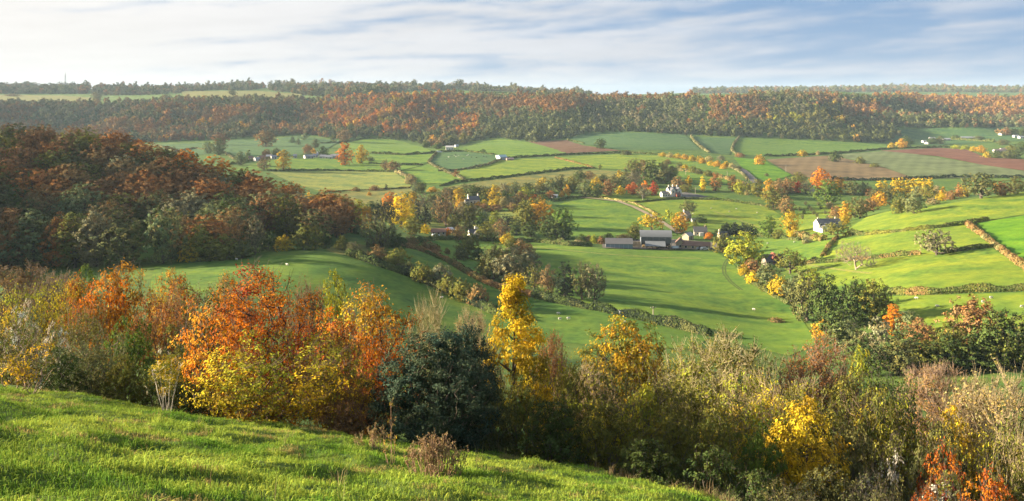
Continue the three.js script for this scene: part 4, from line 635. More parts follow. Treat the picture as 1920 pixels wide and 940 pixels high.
row('filling the back of the village tree belt', [['round', 'deep', 700, 412, 34, 26], ['round', 'dim', 726, 412, 32, 30], ['round', 'sage', 808, 414, 30, 30], ['round', 'deep', 826, 396, 30, 28], ['round', 'dim', 850, 372, 30, 20], ['round', 'olive', 915, 378, 28, 24], ['round', 'deep', 945, 382, 28, 22], ['round', 'brown', 975, 386, 26, 24], ['round', 'dim', 640, 425, 30, 28], ['round', 'sage', 900, 420, 28, 26], ['round', 'deep', 822, 418, 24, 18], ['round', 'olive', 1000, 408, 30, 34], ['round', 'grey', 868, 412, 28, 30]], { fmin: 380 });
// saplings in the orchard
for (const [px, b, h] of [[1511, 385, 8], [1521, 397, 9], [1526, 403, 10], [1532, 407, 8], [1540, 393, 8], [1548, 402, 7], [1508, 402, 9], [1505, 412, 10], [1517, 392, 8], [1535, 386, 7], [1552, 411, 7], [1500, 396, 8]]) T('thin', 'dim', px, b, 6, h, 'standing in the orchard grass above the cottage', { fmin: 340, say: 'small thin sapling' });

{ // the trees that show only a few pixels each
  const p = kinds.farcrown[0], im = new THREE.InstancedMesh(p.leaf, leafMat('own'), small.length), M = new THREE.Matrix4(), q = new THREE.Quaternion(), up = V(0, 1, 0);
  small.forEach(([c, px, b, w, h, fmin], i) => { const g = hit(px, b, fmin), m = g.f / F; M.compose(V(g.X, g.p.y - 0.3, -g.f), q.setFromAxisAngle(up, treeR() * 6.283), V(w * m / p.w * 1.15, h * m / p.h * 1.1, w * m / p.w * 1.15)); im.setMatrixAt(i, M); im.setColorAt(i, C(COL[c])); });
  im.name = 'woodland'; im.castShadow = im.receiveShadow = true; scene.add(im); tag(im, 'smallest trees dotted among the larger ones of the valley', 'trees', null, 'stuff', 900);
}
// ---------------------------------------------------------------- the thicket along the edge of the near slope
kind('leafy', [31, 32, 33].map((s) => ({ seed: s, h: 5, w: 5.5, bare: 0, shape: 'dome', lobes: 18, lobeR: 0.42, tips: 420, leaves: 17, leaf: 0.15, aspect: 0.55, spread: 0.2, trunk: 0.07, stems: 5, twig: 0.008, jitter: 0.3, twigs: 1, twigL: 0.35 })));
kind('shrub', [34, 35, 36].map((s) => ({ seed: s, h: 5, w: 5, bare: 0.05, shape: 'vase', lobes: 16, lobeR: 0.4, tips: 420, leaves: 9, leaf: 0.14, aspect: 0.55, spread: 0.24, trunk: 0.06, stems: 8, twig: 0.008, jitter: 0.3, twigs: 2, twigL: 0.6, twigLeaves: 1 })));
kind('twiggy', [37, 38, 39].map((s) => ({ seed: s, h: 5, w: 5.4, bare: 0.03, shape: 'dome', lobes: 22, lobeR: 0.36, tips: 560, leaves: 7, leaf: 0.09, aspect: 0.5, spread: 0.25, trunk: 0.06, stems: 9, twig: 0.0085, jitter: 0.3, twigs: 7, twigL: 0.5, up: 0.55, twigLeaves: 2 })));
kind('spray', [40, 41].map((s) => ({ seed: s, h: 6, w: 4, bare: 0.06, shape: 'vase', lobes: 16, lobeR: 0.36, tips: 320, leaves: 2, leaf: 0.075, aspect: 0.5, spread: 0.25, trunk: 0.05, stems: 8, twig: 0.009, jitter: 0.3, twigs: 7, twigL: 0.75, up: 1.0, twigLeaves: 2 })));
kind('holm', [42, 43].map((s) => ({ seed: s, h: 5.4, w: 6, bare: 0, shape: 'ball', lobes: 46, lobeR: 0.32, tips: 950, leaves: 30, leaf: 0.12, aspect: 0.5, spread: 0.2, trunk: 0.1, stems: 3, twig: 0.007, jitter: 0.36, shell: 0.7 })));
kind('ash', [44].map((s) => ({ seed: s, h: 9, w: 4.8, bare: 0.28, shape: 'cone', lobes: 30, lobeR: 0.27, tips: 420, leaves: 26, leaf: 0.15, aspect: 0.42, spread: 0.24, trunk: 0.1, leader: 0.97, twig: 0.012, jitter: 0.25, cols: [COL.yellow, COL.gold, COL.gold, COL.yellow] })));
kind('ashbush', [45].map((s) => ({ seed: s, h: 5.4, w: 4, bare: 0.05, shape: 'egg', lobes: 26, lobeR: 0.38, tips: 420, leaves: 24, leaf: 0.14, aspect: 0.42, spread: 0.24, trunk: 0.08, leader: 0.8, twig: 0.01, jitter: 0.25, cols: [COL.yellow, COL.gold, COL.gold, COL.yellow] })));
kind('beech', [46].map((s) => ({ seed: s, h: 7.4, w: 7.2, bare: 0.06, shape: 'round', lobes: 40, lobeR: 0.34, tips: 900, leaves: 22, leaf: 0.115, aspect: 0.6, spread: 0.28, trunk: 0.12, stems: 3, twig: 0.012, jitter: 0.26, twigs: 2, twigL: 0.5, tint: (c, r) => (c.x > 1.6 && c.y < 5 ? pick(r, COL.amber, COL.gold, COL.orange) : c.x < -1.3 || c.y < 3 ? pick(r, COL.orange, COL.amber, COL.orange) : pick(r, COL.flame, COL.orange, COL.orange, [0.36, 0.085, 0.035])) })));
kind('maple', [47].map((s) => ({ seed: s, h: 6.6, w: 6.2, bare: 0.05, shape: 'round', lobes: 34, lobeR: 0.36, tips: 700, leaves: 21, leaf: 0.12, aspect: 0.6, spread: 0.28, trunk: 0.12, stems: 3, twig: 0.012, jitter: 0.28, twigs: 1, twigL: 0.4, tint: (c, r) => (c.y > 4 ? pick(r, COL.orange, COL.amber, COL.yellow) : pick(r, COL.flame, COL.orange, COL.rust)) })));
kind('glow', [48, 49].map((s) => ({ seed: s, h: 5, w: 4.6, bare: 0.05, shape: 'round', lobes: 26, lobeR: 0.38, tips: 520, leaves: 18, leaf: 0.12, aspect: 0.6, spread: 0.26, trunk: 0.08, stems: 3, twig: 0.01, jitter: 0.28, twigs: 2, twigL: 0.4, cols: [COL.orange, COL.amber, COL.orange, [0.45, 0.2, 0.02], COL.gold] })));
kind('goldbush', [50].map((s) => ({ seed: s, h: 5, w: 6.4, bare: 0.02, shape: 'vase', lobes: 22, lobeR: 0.36, tips: 560, leaves: 13, leaf: 0.13, aspect: 0.6, spread: 0.22, trunk: 0.06, stems: 10, twig: 0.011, jitter: 0.3, twigs: 3, twigL: 0.7, twigLeaves: 1, cols: [COL.gold, COL.yellow, [0.3, 0.2, 0.02], COL.lime] })));
kind('domes', [51].map((s) => ({ seed: s, h: 6, w: 8, bare: 0.02, shape: 'dome', lobes: 34, lobeR: 0.38, tips: 760, leaves: 26, leaf: 0.145, aspect: 0.6, spread: 0.26, trunk: 0.1, stems: 4, twig: 0.01, jitter: 0.3, cols: [COL.gold, COL.gold, [0.28, 0.18, 0.02], COL.olive] })));
kind('redbush', [52].map((s) => ({ seed: s, h: 4, w: 4, bare: 0.02, shape: 'round', lobes: 18, lobeR: 0.38, tips: 340, leaves: 17, leaf: 0.12, aspect: 0.6, spread: 0.17, trunk: 0.06, stems: 5, twig: 0.009, jitter: 0.3, twigs: 2, twigL: 0.4, tint: (c, r) => (c.y > 2.6 ? pick(r, COL.orange, COL.amber, COL.flame) : pick(r, COL.flame, COL.red, COL.rust)) })));
kind('clematis', [53, 54].map((s) => ({ seed: s, h: 4, w: 4.4, bare: 0, shape: 'dome', lobes: 20, lobeR: 0.34, tips: 360, leaves: 17, leaf: 0.1, aspect: 0.7, spread: 0.16, trunk: 0.05, stems: 5, twig: 0.01, jitter: 0.3, twigs: 2, twigL: 0.4, cols: [COL.white, COL.sage, COL.white, COL.olive, [0.3, 0.28, 0.22]] })));
kind('birch', [55].map((s) => ({ seed: s, h: 4.4, w: 2.6, bare: 0.42, shape: 'round', lobes: 12, lobeR: 0.44, tips: 60, leaves: 40, leaf: 0.11, aspect: 0.6, spread: 0.3, trunk: 0.022, stems: 12, stemR: 0.45, keep: true, stemH: 0.7, twig: 0.014, jitter: 0.3, twigs: 0, twigL: 0.4, cols: [COL.olive, COL.lime, COL.gold] })));
kind('budding', [56].map((s) => ({ seed: s, h: 3.4, w: 3.4, bare: 0.25, shape: 'vase', lobes: 10, lobeR: 0.4, tips: 130, leaves: 9, leaf: 0.13, aspect: 0.6, spread: 0.2, trunk: 0.05, stems: 7, stemR: 0.6, twig: 0.013, jitter: 0.3, twigs: 2, twigL: 0.5, cols: [COL.gold, COL.olive, COL.yellow] })));
const TW = [0.27, 0.21, 0.125], TWG = [0.33, 0.28, 0.15], TWP = [0.24, 0.165, 0.12], TWB = [0.15, 0.11, 0.085], TWD = [0.12, 0.075, 0.05];
const foreR = rng(90);
function S(kindName, color, px, top, w, f, label, o = {}) {
  const P = kinds[kindName], proto = P[Math.floor(foreR() * P.length)], X = (px - 960) / F * f, y = groundY(X, f) - 0.15, yt = -(top - YH) / F * f, isTree = /tree/.test(label.split(',')[0]);
  const t = plantCopy(proto, color, isTree ? 'tree' : 'shrub', { thin: 0.35, ...o });
  t.position.set(X, y, -f); t.rotation.y = o.turn ?? foreR() * 6.283; const h = Math.max(1.2, yt - y) / proto.h, ww = w * f / F / proto.w * (kindName === 'twiggy' ? 1.3 : kindName === 'ash' ? 1.15 : 1.08); t.scale.set(ww, h, ww);
  return tag(t, label, isTree ? 'tree' : 'shrub', null, null, px);
}
// far rank
S('twiggy', 'brown', 30, 502, 150, 112, 'leafless grey-brown thicket at the far left, below the hillside wood', { bark: TWB });
S('twiggy', 'brown', 105, 516, 110, 108, 'leafless grey-brown shrub right of the far left thicket', { bark: TWB });
S('leafy', 'green', 162, 500, 62, 108, 'small green bush peeping above the left orange trees');
S('glow', 'own', 142, 522, 74, 80, 'small orange tree left of the tall left orange tree');
S('glow', 'own', 222, 500, 122, 72, 'tall orange and gold tree in the left thicket');
S('glow', 'own', 326, 513, 92, 84, 'orange tree with a golden right side, behind the left thicket', { turn: 2 });
S('shrub', 'rust', 300, 545, 96, 66, 'half-bare reddish brown shrub below the left orange trees', { bark: TWD });
S('shrub', 'olive', 388, 530, 96, 78, 'olive grey shrub between two orange trees', { bark: TWB });
S('glow', 'own', 425, 518, 60, 96, 'little orange crown just left of the big red-orange tree');
S('twiggy', 'tan', 446, 540, 72, 82, 'bare grey-tan shrub behind the big red-orange tree, left side', { bark: TW });
S('twiggy', 'rust', 575, 535, 80, 66, 'bare reddish twigs behind the big red-orange tree, right side', { bark: TWD });
S('leafy', 'lime', 626, 514, 76, 86, 'yellow-green bush behind the orange maple');
S('spray', 'tan', 680, 545, 62, 80, 'bare pale twigs right of the yellow-green bush', { bark: TW });
S('spray', 'olive', 798, 546, 72, 72, 'tall pale bare sprays behind the dark evergreen bush', { bark: TWG });
S('twiggy', 'tan', 888, 588, 90, 68, 'bare tan thicket between dark bush and slender yellow tree', { bark: TW });
S('domes', 'own', 1178, 602, 204, 74, 'wide golden bush with two rounded domes, mid slope');
S('twiggy', 'rust', 1035, 628, 70, 74, 'thin reddish shrub right of the slender yellow tree', { bark: TWD });
S('twiggy', 'brown', 1765, 692, 150, 78, 'pinkish brown leafless thicket at the right', { bark: TWP });
S('spray', 'tan', 1745, 684, 70, 80, 'bare sprays rising from the pinkish thicket at right', { bark: TWP });
S('shrub', 'green', 1668, 688, 130, 64, 'loose green bush right of the pinkish brown twigs');
S('leafy', 'lime', 1615, 656, 66, 68, 'yellow-green bush top beside the pinkish brown twigs');
// middle rank
S('twiggy', 'olive', 1352, 630, 224, 62, 'large pale tan half-bare willow shrub, right of centre', { bark: TWG });
S('shrub', 'lime', 1345, 668, 150, 60, 'sparse yellow-green leaves inside the pale tan willow', { bark: TWG });
S('twiggy', 'rust', 1536, 640, 170, 62, 'large pinkish brown half-bare shrub, right of the pale willow', { bark: TWP });
S('twiggy', 'tan', 1095, 690, 110, 60, 'pale pinkish bare shrub below the golden double bush', { bark: TW });
S('twiggy', 'straw', 1872, 708, 220, 52, 'tan leafless thicket at the right edge', { bark: TW });
S('goldbush', 'own', 60, 535, 120, 68, 'yellow-leaved shrub at the left edge, highest of the left shrubs');
S('shrub', 'olive', 152, 575, 84, 60, 'olive shrub under the left orange tree', { bark: TWB });
S('clematis', 'own', 46, 572, 84, 56, 'whitish seed-headed climber over a bush, at the left edge');
S('clematis', 'own', 104, 612, 74, 52, 'whitish seed-headed climber over a bush, right of the first');
S('clematis', 'own', 326, 612, 88, 58, 'whitish seed heads on dark twigs below the reddish shrub');
S('shrub', 'olive', 14, 605, 120, 48, 'olive shrub at the very left edge', { bark: TWB });
S('shrub', 'sage', 175, 628, 100, 50, 'grey-green shrub left of the dark green bush', { bark: TWB });
S('leafy', 'green', 242, 600, 112, 53, 'dense olive green bush under the left orange tree');
S('leafy', 'olive', 350, 640, 100, 50, 'olive bush left of the big red-orange tree');
S('beech', 'own', 482, 512, 262, 47, 'big red and orange tree, the brightest of the thicket', { turn: 0 });
S('maple', 'own', 690, 548, 192, 56, 'broad orange tree with golden crown, behind dark bush', { turn: 0 });
S('leafy', 'rust', 640, 610, 120, 50, 'russet leaves between the two big orange trees');
S('holm', 'holm', 872, 618, 128, 50, 'dark evergreen behind the round dark bush', {});
S('ash', 'own', 964, 522, 132, 54, 'slender bright yellow tree standing above the thicket', { turn: 1 });
S('goldbush', 'own', 1040, 668, 100, 55, 'golden bush at the foot of the slender yellow tree');
S('shrub', 'olive', 1180, 690, 190, 48, 'olive and gold shrub below the pale pinkish twigs');
S('leafy', 'olive', 1255, 708, 150, 51, 'olive yellow bush below the golden double bush');
S('goldbush', 'own', 1400, 775, 170, 47, 'gold-flecked olive shrub below the pale willow');
S('leafy', 'olive', 1487, 732, 80, 50, 'yellowish olive bush behind the golden ash bush');
S('goldbush', 'own', 1690, 765, 170, 52, 'yellow-leaved shrub in the right-hand thicket');
S('shrub', 'olive', 1600, 740, 130, 53, 'olive brown shrub between two yellow bushes', { bark: TWP });
S('goldbush', 'own', 1832, 812, 130, 47, 'yellow-leaved shrub below the tan thicket at right');
S('shrub', 'olive', 1930, 800, 120, 44, 'olive shrub at the right edge', { bark: TW });
S('goldbush', 'own', 1440, 705, 150, 56, 'golden olive shrub in front of the large pale willow', { bark: TW });
S('leafy', 'olive', 1580, 712, 130, 57, 'rounded olive bush in front of the pinkish brown shrub');
S('shrub', 'olive', 1320, 735, 130, 52, 'olive shrub with scattered gold leaves below the pale willow', { bark: TW });
S('leafy', 'lime', 1208, 728, 110, 47, 'yellow-green bush in front of the olive and gold shrub');
S('goldbush', 'own', 1128, 742, 120, 45, 'golden leafy shrub near the centre of the thicket');
S('leafy', 'olive', 1655, 735, 120, 50, 'rounded olive bush right of the pinkish shrubs');
S('leafy', 'olive', 1560, 765, 110, 48, 'rounded olive bush just right of the golden ash top');
S('leafy', 'gold', 1790, 770, 120, 49, 'rounded golden olive bush under the tan thicket');
// front rank, along the lip of the slope
S('budding', 'own', 52, 655, 90, 38.5, 'small half-bare golden bush on the lip, far left', { bark: TWP });
S('leafy', 'deep', 108, 655, 96, 42, 'dark green bush on the lip, left of three');
S('leafy', 'dim', 178, 662, 90, 43, 'dark green bush on the lip, middle of three');
S('leafy', 'olive', 232, 668, 80, 42, 'dull olive bush on the lip, right of the dark three');
S('birch', 'own', 312, 668, 78, 38.5, 'small cluster of bare whitish stems on the lip', { bark: WHITEBARK });
S('leafy', 'deep', 300, 690, 110, 44, 'dark bush behind the whitish stems');
S('leafy', 'deep', 372, 715, 70, 42, 'dark bush left of the golden stemmy shrub');
S('goldbush', 'own', 510, 645, 250, 41, 'wide golden stemmy shrub below the red-orange tree', { bark: TWD });
S('goldbush', 'own', 640, 662, 130, 43, 'golden leaves right of the wide golden shrub', { bark: TWD });
S('shrub', 'russet', 660, 740, 110, 41, 'dark reddish shrub left of the round dark bush', { bark: TWD });
S('holm', 'holm', 818, 630, 228, 41, 'large round dark blue-green evergreen bush', { turn: 1 });
S('leafy', 'olive', 975, 702, 120, 45, 'olive bush under the slender yellow tree');
S('leafy', 'dim', 925, 735, 90, 43, 'dark olive bush right of the round dark bush');
S('leafy', 'olive', 1068, 705, 130, 46, 'gold-tinged olive bush right of the slender yellow tree');
S('leafy', 'deep', 1040, 760, 140, 42, 'dark bush at the lip below the olive bushes');
S('leafy', 'olive', 1140, 765, 140, 41, 'dull olive bush at the lip, centre');
S('leafy', 'olive', 1250, 775, 140, 42, 'olive bush above the grass lip, right of centre');
S('leafy', 'deep', 1220, 830, 140, 38, 'dark bush behind the dry grass of the lip');
S('leafy', 'olive', 1345, 770, 150, 42, 'dark olive bush left of the golden ash bush');
S('leafy', 'deep', 1335, 840, 150, 37, 'dark green bush at the lip, lower right of centre');
S('leafy', 'green', 1430, 800, 120, 41, 'green bush beside the golden ash bush, left side');
S('ashbush', 'own', 1512, 750, 142, 42, 'bright golden ash bush in the right-hand thicket', { turn: 2 });
S('leafy', 'dim', 1590, 800, 130, 44, 'dull green bush right of the golden ash bush');
S('leafy', 'deep', 1420, 885, 130, 35, 'dark bush at the bottom edge, left of the golden ash');
S('leafy', 'dim', 1560, 880, 150, 37, 'dark green bush at the bottom edge, below the golden ash');
S('clematis', 'own', 1672, 825, 112, 40, 'grey-green bush veiled in whitish seed heads, lower right');
S('redbush', 'own', 1768, 842, 100, 39, 'small orange-red bush at the lower right');
S('clematis', 'own', 1772, 888, 120, 36, 'whitish climber over a low bush, bottom right');
S('redbush', 'own', 1862, 888, 110, 37, 'dark red bush at the bottom right');
S('shrub', 'dim', 1660, 905, 130, 35, 'dull grey-green shrub at the bottom edge, lower right');
S('leafy', 'olive', 1905, 890, 110, 40, 'olive bush in the bottom right corner');
S('redbush', 'own', 1735, 920, 70, 34, 'low red bush at the bottom edge, left of the dark red one');
S('leafy', 'dim', 1760, 800, 120, 46, 'dull green bush between yellow shrub and red bush');
S('shrub', 'dim', 1480, 920, 120, 33, 'low dark shrub at the bottom edge beyond the lip');
// ---------------------------------------------------------------- grass of the near slope
const slopeHit = (px, py) => { let f = 7; while (f < 46 && YH - F * nearY((px - 960) / F * f, f) / f > py) f += 0.05; return [(px - 960) / F * f, f]; };
function tuft(seed, n, h, spread, w, droop) {
  const r = rng(seed), p = [], c = [], idx = [];
  for (let k = 0; k < n; k++) {
    const a = r() * 6.283, q = Math.sqrt(r()) * spread, x = Math.cos(a) * q, z = Math.sin(a) * q, b = r() * 6.283, H = h * (0.5 + 0.8 * r()), l = H * droop * (0.3 + r()), lx = Math.cos(b) * l, lz = Math.sin(b) * l, sx = -Math.sin(b) * w / 2, sz = Math.cos(b) * w / 2, v = 0.7 + 0.6 * r(), y = (r() - 0.5) * 0.3, o = p.length / 3;
    p.push(x - sx, -0.03, z - sz, x + sx, -0.03, z + sz, x + lx * 0.35 - sx * 0.8, H * 0.62, z + lz * 0.35 - sz * 0.8, x + lx * 0.35 + sx * 0.8, H * 0.62, z + lz * 0.35 + sz * 0.8, x + lx, H * (1 - droop * 0.25), z + lz);
    for (let m = 0; m < 5; m++) c.push(v * (1 + y), v, v * (1 - y));
    idx.push(o, o + 1, o + 3, o, o + 3, o + 2, o + 2, o + 3, o + 4);
  }
  const g = new THREE.BufferGeometry(); g.setAttribute('position', new THREE.Float32BufferAttribute(p, 3)); g.setAttribute('color', new THREE.Float32BufferAttribute(c, 3)); g.setIndex(idx); g.computeVertexNormals(); return g;
}
function scatter(name, label, geo, spots, size, tone, thin = 0.35) {
  const m = new THREE.InstancedMesh(geo, leafMat('own', thin), spots.length), M = new THREE.Matrix4(), q = new THREE.Quaternion(), r = rng(spots.length), up = V(0, 1, 0);
  spots.forEach(([X, f], i) => { const k = size(X, f, r), t = k * (0.8 + 0.4 * r()); M.compose(V(X, groundY(X, f), -f), q.setFromAxisAngle(up, r() * 6.283), V(k, t, k)); m.setMatrixAt(i, M); m.setColorAt(i, C(tone(X, f, r))); });
  m.name = numbered(name); m.castShadow = m.receiveShadow = true; scene.add(m);
  return tag(m, label, 'grass', null, 'stuff', 0);
}
{
  const r = rng(12), spots = [], long = [];
  for (let f = 8; f < 41; f += 0.16 + f * 0.0022) for (let tx = -0.68; tx < 0.34; tx += (0.16 + f * 0.0022) / f) {
    const X = tx * f + (r() - 0.5) * 0.2, g = f + (r() - 0.5) * 0.2;
    if (g > lipAt(X / g) + 1.6) continue;
    const n = fbm(X * 0.42, g * 0.42, 3, 4.1);
    (n > 0.16 && r() < 0.5 ? long : spots).push([X, g]);
  }
  const tone = (X, f, r) => {
    const a = fbm(X * 0.22, f * 0.22, 3, 1.9), b = fbm(X * 0.9, f * 0.9, 2, 7.2), t = clamp(0.5 + 1.3 * a + 0.7 * b + (r() - 0.5) * 0.35), d = fbm(X * 0.5, f * 0.7, 2, 15.3) > 0.3 ? 1 : 0, v = 0.8 + 0.4 * r();
    const c = [lerp(0.10, 0.33, t), lerp(0.205, 0.40, t), lerp(0.022, 0.06, t)];
    return d ? [0.30 * v, 0.25 * v, 0.09 * v] : [c[0] * v, c[1] * v, c[2] * v];
  };
  scatter('grass', 'short bright grass covering the near slope', tuft(3, 30, 0.075, 0.17, 0.011, 0.9), spots, (X, f, r) => 0.75 + 0.5 * r(), tone);
  scatter('long_grass', 'tussocks of longer grass on the near slope', tuft(4, 34, 0.15, 0.16, 0.011, 1.1), long, (X, f, r) => 0.7 + 0.7 * r(), tone);
  const dry = [];
  for (let k = 0; k < 420; k++) { const px = 860 + 520 * Math.sqrt(r()), tx = (px - 960) / F, f = lipAt(tx) + 0.2 + 2.6 * r(); if (fbm(px / 22, f * 0.6, 2, 3) > -0.08) dry.push([tx * f, f]); }
  for (let k = 0; k < 260; k++) { const px = 120 + 620 * r(), tx = (px - 960) / F, f = lipAt(tx) + 0.6 + 1.8 * r(); if (fbm(px / 26, f * 0.6, 2, 3) > 0.05) dry.push([tx * f, f]); }
  for (let k = 0; k < 70; k++) { const f = 12 + 26 * r(), X = (-0.55 + 0.75 * r()) * f; if (f < lipAt(X / f)) dry.push([X, f]); }
  scatter('dry_grass', 'dry straw-coloured grass and dock stalks fringing the lip of the slope', tuft(8, 6, 0.55, 0.2, 0.011, 0.5), dry, (X, f, r) => 0.35 + 1.1 * r() * r(), (X, f, r) => pick(r, [0.26, 0.18, 0.09], [0.16, 0.09, 0.05], [0.2, 0.17, 0.07]), 0.2);
}
function weed(name, label, px, py, w, h, n, cols, seed) {
  const [X, f] = slopeHit(px, py), r = rng(seed), st = new Sticks(), lv = new Leaves(), W2 = w * f / F / 2, H2 = h * f / F;
  for (let k = 0; k < n; k++) {
    const a = r() * 6.283, q = Math.pow(r(), 0.8) * W2 * 0.95, b = V(Math.cos(a) * q, -0.05, Math.sin(a) * q * 0.7), H = H2 * (0.4 + 0.65 * r()) * (1 - 0.6 * q / W2), e = V(b.x * 1.35 + gauss(r) * 0.12, H, b.z * 1.35 + gauss(r) * 0.12), m = b.clone().lerp(e, 0.55).add(V(gauss(r) * 0.04, 0, gauss(r) * 0.04));
    st.seg(b, m, 0.011, 0.008, 3); st.seg(m, e, 0.008, 0.004, 3);
    for (let s = 0; s < 5; s++) { const p = m.clone().lerp(e, r()), d = p.clone().add(V(gauss(r) * 0.12, 0.1 + 0.1 * r(), gauss(r) * 0.12)); st.seg(p, d, 0.005, 0.003, 3); for (let z = 0; z < 4; z++) { const c = COL[cols[Math.floor(r() * cols.length)]], v = 0.7 + 0.6 * r(); lv.blade(d.clone().add(V(gauss(r) * 0.04, gauss(r) * 0.05, gauss(r) * 0.04)), V(gauss(r), gauss(r), gauss(r)).normalize(), V(gauss(r), 1, gauss(r)), 0.05 + 0.04 * r(), 0.025, [c[0] * v, c[1] * v, c[2] * v]); } }
  }
  const g = new THREE.Group(); g.name = numbered(name); g.position.set(X, nearY(X, f), -f); scene.add(g);
  part('stalk', st.geo(), woodMat([0.24, 0.15, 0.095]), g); part('seed_head', lv.geo(), leafMat('own', 0.2), g).userData.kind = 'stuff';
  return tag(g, label, 'weed', null, null, px);
}
weed('dead_weed', 'clump of dead reddish-brown weed stalks on the grass lip', 815, 893, 100, 92, 95, ['pink', 'tan', 'brown'], 5);
weed('dead_weed', 'tall dead weed stalk left of the reddish clump', 735, 872, 30, 118, 5, ['tan', 'brown', 'gold'], 6);
weed('dead_weed', 'small dead weed tuft on the grass below the golden shrub', 700, 838, 60, 40, 26, ['tan', 'brown'], 7);
weed('dead_weed', 'dry arching grass tuft at the lower right of the lip', 1240, 912, 50, 40, 60, ['straw', 'tan'], 9);

// ---------------------------------------------------------------- houses, barns, animals, poles
const paint = new Map();
function mat(c, rough = 0.85, metal = 0) { const k = c.join() + rough + metal; if (!paint.has(k)) paint.set(k, new THREE.MeshStandardMaterial({ color: C(c), roughness: rough, metalness: metal })); return paint.get(k); }
const WHITE = [0.58, 0.55, 0.49], CREAM = [0.5, 0.42, 0.3], STONE = [0.36, 0.29, 0.19], SLATE = [0.07, 0.075, 0.09], TILE = [0.16, 0.085, 0.06], RED = [0.3, 0.09, 0.05], DARKROOF = [0.05, 0.05, 0.055], STEEL = [0.33, 0.36, 0.4], BLUE = [0.14, 0.19, 0.26], TIMBER = [0.09, 0.07, 0.055];
const glass = new THREE.MeshPhysicalMaterial({ color: C([0.03, 0.035, 0.04]), roughness: 0.08, metalness: 0 });
const box = (w, h, d, x = 0, y = 0, z = 0) => new THREE.BoxGeometry(w, h, d).translate(x, y + h / 2, z);
function gableWall(w, h, d, rise) {                     // walls with two gables, ridge along x
  const s = new THREE.Shape(); s.moveTo(-d / 2, 0); s.lineTo(d / 2, 0); s.lineTo(d / 2, h); s.lineTo(0, h + rise); s.lineTo(-d / 2, h); s.closePath();
  return new THREE.ExtrudeGeometry(s, { depth: w, bevelEnabled: false }).translate(0, 0, -w / 2).rotateY(Math.PI / 2);
}
function slope(w, h, d, rise, side, over = 0.35, thick = 0.16) {   // one pitch of a roof
  const run = d / 2, len = Math.hypot(run, rise), a = Math.atan2(rise, run), L = len + over;
  return new THREE.BoxGeometry(w + over * 1.4, thick, L).translate(0, thick / 2 + 0.015, (L - len) / 2).rotateX(side * a).translate(0, h + rise / 2, side * run / 2);
}
function slopeGeo(w, h, d, rise, side) { const g = slope(w, h, d, rise, 1); if (side < 0) g.rotateY(Math.PI); return g; }
// a house: rooms = [{w,d,h,rise,x,z,turn}], chimneys = [[x,z,height above the eaves]]
function house(px, py, o) {
  const g = hit(px, py, o.fmin ?? 300), m = g.f / F, t = new THREE.Group(); t.name = numbered(o.name ?? 'house'); t.position.set(g.X, g.p.y - 0.15, -g.f); t.rotation.y = o.turn ?? 0; scene.add(t);
  for (const b of o.blocks) {
    const at = (geo) => geo.rotateY(b.turn ?? 0).translate(b.x ?? 0, b.y ?? 0, b.z ?? 0);
    part('wall', at(gableWall(b.w, b.h, b.d, b.rise)), mat(b.wall ?? o.wall), t);
    for (const s of [1, -1]) part('roof', at(slopeGeo(b.w, b.h, b.d, b.rise, s)), mat(b.roof ?? o.roof, 0.75), t);
    const nw = b.win ?? Math.max(0, Math.floor(b.w / 2.6)), floors = b.h > 4 ? 2 : 1;
    for (let s = 0; s < (o.twoSides ? 2 : 1); s++) for (let fl = 0; fl < floors; fl++) for (let k = 0; k < nw; k++) {
      const x = (k + 0.5) / nw * b.w - b.w / 2, y = fl * 2.6 + 0.9, z = b.d / 2;
      if (fl === 0 && k === Math.floor(nw / 2) && !b.nodoor) { part('door', at(box(1, 2.05, 0.1, x, 0.05, z + 0.02)), mat([0.08, 0.07, 0.06]), t); continue; }
      const wf = part('window', at(box(1.25, 1.25, 0.1, x, y, z + 0.02)), mat([0.6, 0.6, 0.58]), t); part('pane', at(box(1.03, 1.03, 0.06, x, y + 0.11, z + 0.06)), glass, wf);
    }
    if (b.gwin) for (const s of [1, -1]) { const wf = part('window', at(box(0.1, 1.3, 1.2, s * (b.w / 2 + 0.02), b.h > 4 ? 3.4 : 1, 0)), mat([0.6, 0.6, 0.58]), t); part('pane', at(box(0.06, 1.08, 0.98, s * (b.w / 2 + 0.06), (b.h > 4 ? 3.4 : 1) + 0.11, 0)), glass, wf); }
  }
  for (const [x, y, z, h, c] of o.chimneys ?? []) { const ch = part('chimney', box(0.9, h, 0.75, x, y, z), mat(c ?? o.wall), t); part('chimney_pot', new THREE.CylinderGeometry(0.14, 0.17, 0.5, 8).translate(x, y + h + 0.25, z), mat([0.35, 0.2, 0.12]), ch); }
  if (o.porch) part('porch', box(...o.porch), mat(o.porchColor ?? WHITE), t);
  return tag(t, o.label, o.category ?? 'house', null, null, px);
}
house(1262, 368, { label: 'large white manor house with several gables and tall white chimneys', wall: WHITE, roof: SLATE, turn: 0.25, fmin: 500, twoSides: false, blocks: [{ w: 9, d: 6.5, h: 4.6, rise: 2.7, win: 3 }, { w: 6.5, d: 4, h: 4.6, rise: 2.4, x: -2.2, z: 2.6, turn: Math.PI / 2, win: 0, gwin: true }, { w: 6.5, d: 4, h: 4.8, rise: 2.4, x: 2.4, z: 2.9, turn: Math.PI / 2, win: 0, gwin: true }, { w: 6, d: 5, h: 2.9, rise: 1.3, x: -7.4, z: 1.6, win: 3, nodoor: true }], chimneys: [[-3.2, 6, -0.6, 2.6, WHITE], [0.2, 6.4, -0.8, 2.6, WHITE], [3.6, 6, -0.5, 2.6, WHITE]] });
